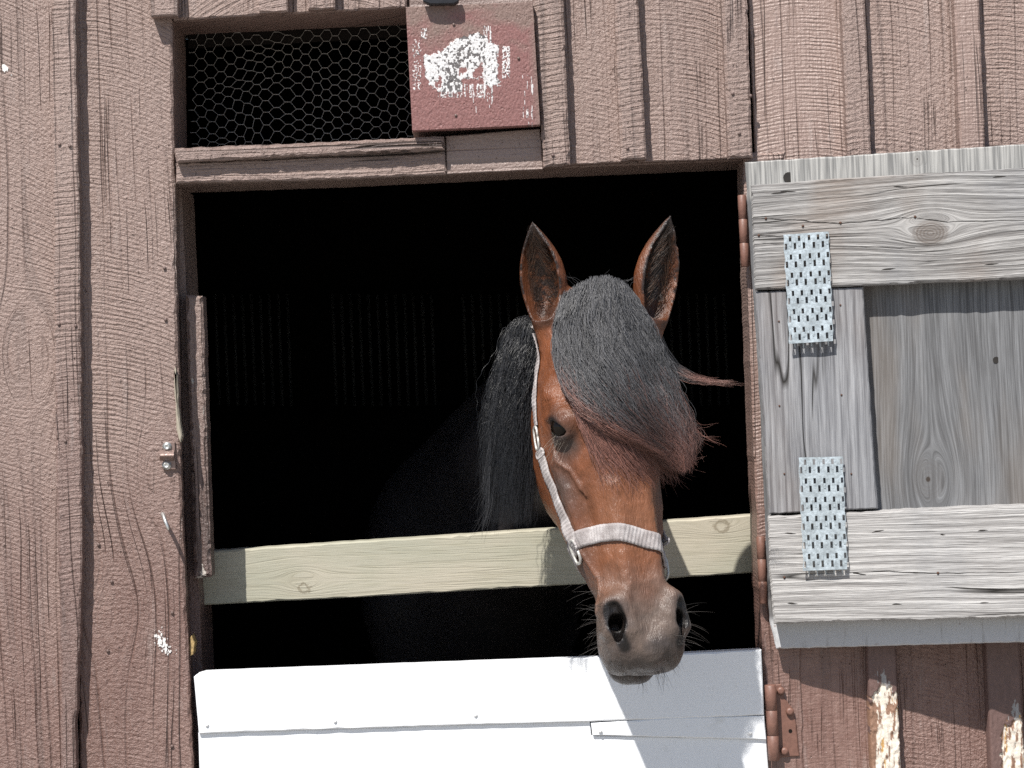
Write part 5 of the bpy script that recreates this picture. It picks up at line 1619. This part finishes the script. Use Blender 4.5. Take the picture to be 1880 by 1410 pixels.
def strap(name, pts, nrm, half, lift=0.0016, th=0.0026, closed=False, fray=0.0006):
    Pc, N_ = resamp(pts, nrm, 0.0017)
    if closed: Pc = np.vstack([Pc, Pc[:1]]); N_ = np.vstack([N_, N_[:1]])
    T_ = np.gradient(Pc, axis=0); T_ /= np.linalg.norm(T_, axis=1)[:, None]
    B_ = np.cross(T_, N_); B_ /= np.linalg.norm(B_, axis=1)[:, None]
    m = len(Pc); W = 7
    rib = 0.0008 * ((np.arange(m) // 2) % 2)[:, None, None]
    rgx = np.random.default_rng(4)
    a = np.linspace(-1, 1, W)
    fr = 1 + (rgx.random((m, W)) - .5) * fray / half * (np.abs(a) > 0.9)
    hw = (half if np.isscalar(half) else np.interp(np.linspace(0, 1, m), np.linspace(0, 1, len(half)), half)[:, None] * np.ones(W)) 
    across = B_[:, None, :] * (a[None, :] * fr * hw)[..., None] if not np.isscalar(half) else B_[:, None, :] * (a[None, :] * fr)[..., None] * half
    top = Pc[:, None] + across + N_[:, None] * (lift + th + rib - 0.0006 * (a ** 4)[None, :, None])
    bot = Pc[:, None] + across + N_[:, None] * (lift + 0 * rib)
    V = np.concatenate([top, bot[:, ::-1]], 1); K = 2 * W
    idx = np.arange(m * K).reshape(m, K)
    Q = np.stack([idx[:-1], np.roll(idx[:-1], -1, 1), np.roll(idx[1:], -1, 1), idx[1:]], -1).reshape(-1, 4)
    V = V.reshape(-1, 3); c = V.mean(0)
    return link(name, mesh_quads(name, V - c, Q, True), M['web'], halter, c)
def torus_ring(name, c, n, up, rx, ry, r, mat):
    n = np.array(n) / np.linalg.norm(n); up = np.array(up) - n * (np.array(up) @ n); up /= np.linalg.norm(up)
    w_ = np.cross(n, up); t = np.linspace(0, 2 * pi, 25)
    sq = lambda v: np.sign(v) * np.abs(v) ** 0.6
    pts = np.array([c + up * ry * sq(math.sin(q)) + w_ * rx * sq(math.cos(q)) for q in t])
    return tube(name, halter, pts, r, mat, 8, smooth=1)
# noseband: a loop round the nose; its front plane is taken from where it lies on the face
q3 = []
h, n = cast(1140, 974); q3 = W2L(h)
s0 = float(q3[0]) + 0.40 * float(-q3[2]); cr_ = 0.40
pts, nrm = [], []
for a in np.linspace(pi, 3 * pi, 97):
    dv = np.array([0.0, math.cos(a), math.sin(a)])       # from the front (+f) round by +r
    fcen = -0.065
    ss = s0 + cr_ * dv[2] * 0.06 - 0.10 * (fcen + dv[1] * 0.06) * 0 + (0.035 * max(0, -dv[1]) ** 1.5) + 0.004 * abs(dv[2]) ** 3
    o_ = np.array([ss, fcen, 0]) + dv * 0.2
    h = hit(o_, -dv)
    if h: pts.append(h[0]); nrm.append(h[1])
strap('noseband', pts, nrm, 0.0148, closed=False)
RS = []
for sg in (-1, 1):
    h = hit((s0 + cr_ * 0.05 * sg + 0.018, -0.085, 0.3 * sg), (0, 0, -sg))
    RS.append(h)
    torus_ring('ring', h[0] + h[1] * 0.005, h[1], sv, 0.013, 0.020, 0.0026, M['ring'])
for sg in (-1, 1):
    path = [(s0 - 0.004, -0.078), (0.39, -0.086), (0.33, -0.100), (0.27, -0.114), (0.21, -0.122), (0.15, -0.120), (0.09, -0.112), (0.04, -0.103), (0.00, -0.098)]
    pts, nrm = [], []
    for a, b in zip(path[:-1], path[1:]):
        for t in np.linspace(0, 1, 6, endpoint=False):
            q = np.array(a) * (1 - t) + np.array(b) * t
            h = hit((q[0], q[1], 0.3 * sg), (0, 0, -sg))
            if h: pts.append(h[0]); nrm.append(h[1])
    if sg < 0: left_end = (pts[-1], nrm[-1])
    else: right_end = (pts[-1], nrm[-1])
    n_ = len(pts)
    strap('cheek_strap', pts[:int(n_ * 0.50)], nrm[:int(n_ * 0.50)], 0.0115)
    strap('crown_strap', pts[int(n_ * 0.58):], nrm[int(n_ * 0.58):], 0.0095)
    bi = int(n_ * 0.54)
    torus_ring('buckle', pts[bi] + nrm[bi] * 0.004, nrm[bi], sv, 0.010, 0.020, 0.0022, M['ring'])
    for kk_ in (0.04, 0.47):
        bi = int(n_ * kk_)
        torus_ring('keeper', pts[bi] + nrm[bi] * 0.003, nrm[bi], sv, 0.0135, 0.006, 0.0022, M['web'])
pts, nrm = [], []
for a in np.linspace(-1, 1, 15):
    h = hit((-0.5, -0.105 - 0.01 * (1 - a * a), 0.055 * a), (1, 0, 0))
    if h: pts.append(h[0]); nrm.append(h[1])
strap('crown_strap', [left_end[0]] + pts + [right_end[0]], [left_end[1]] + nrm + [right_end[1]], 0.0095)
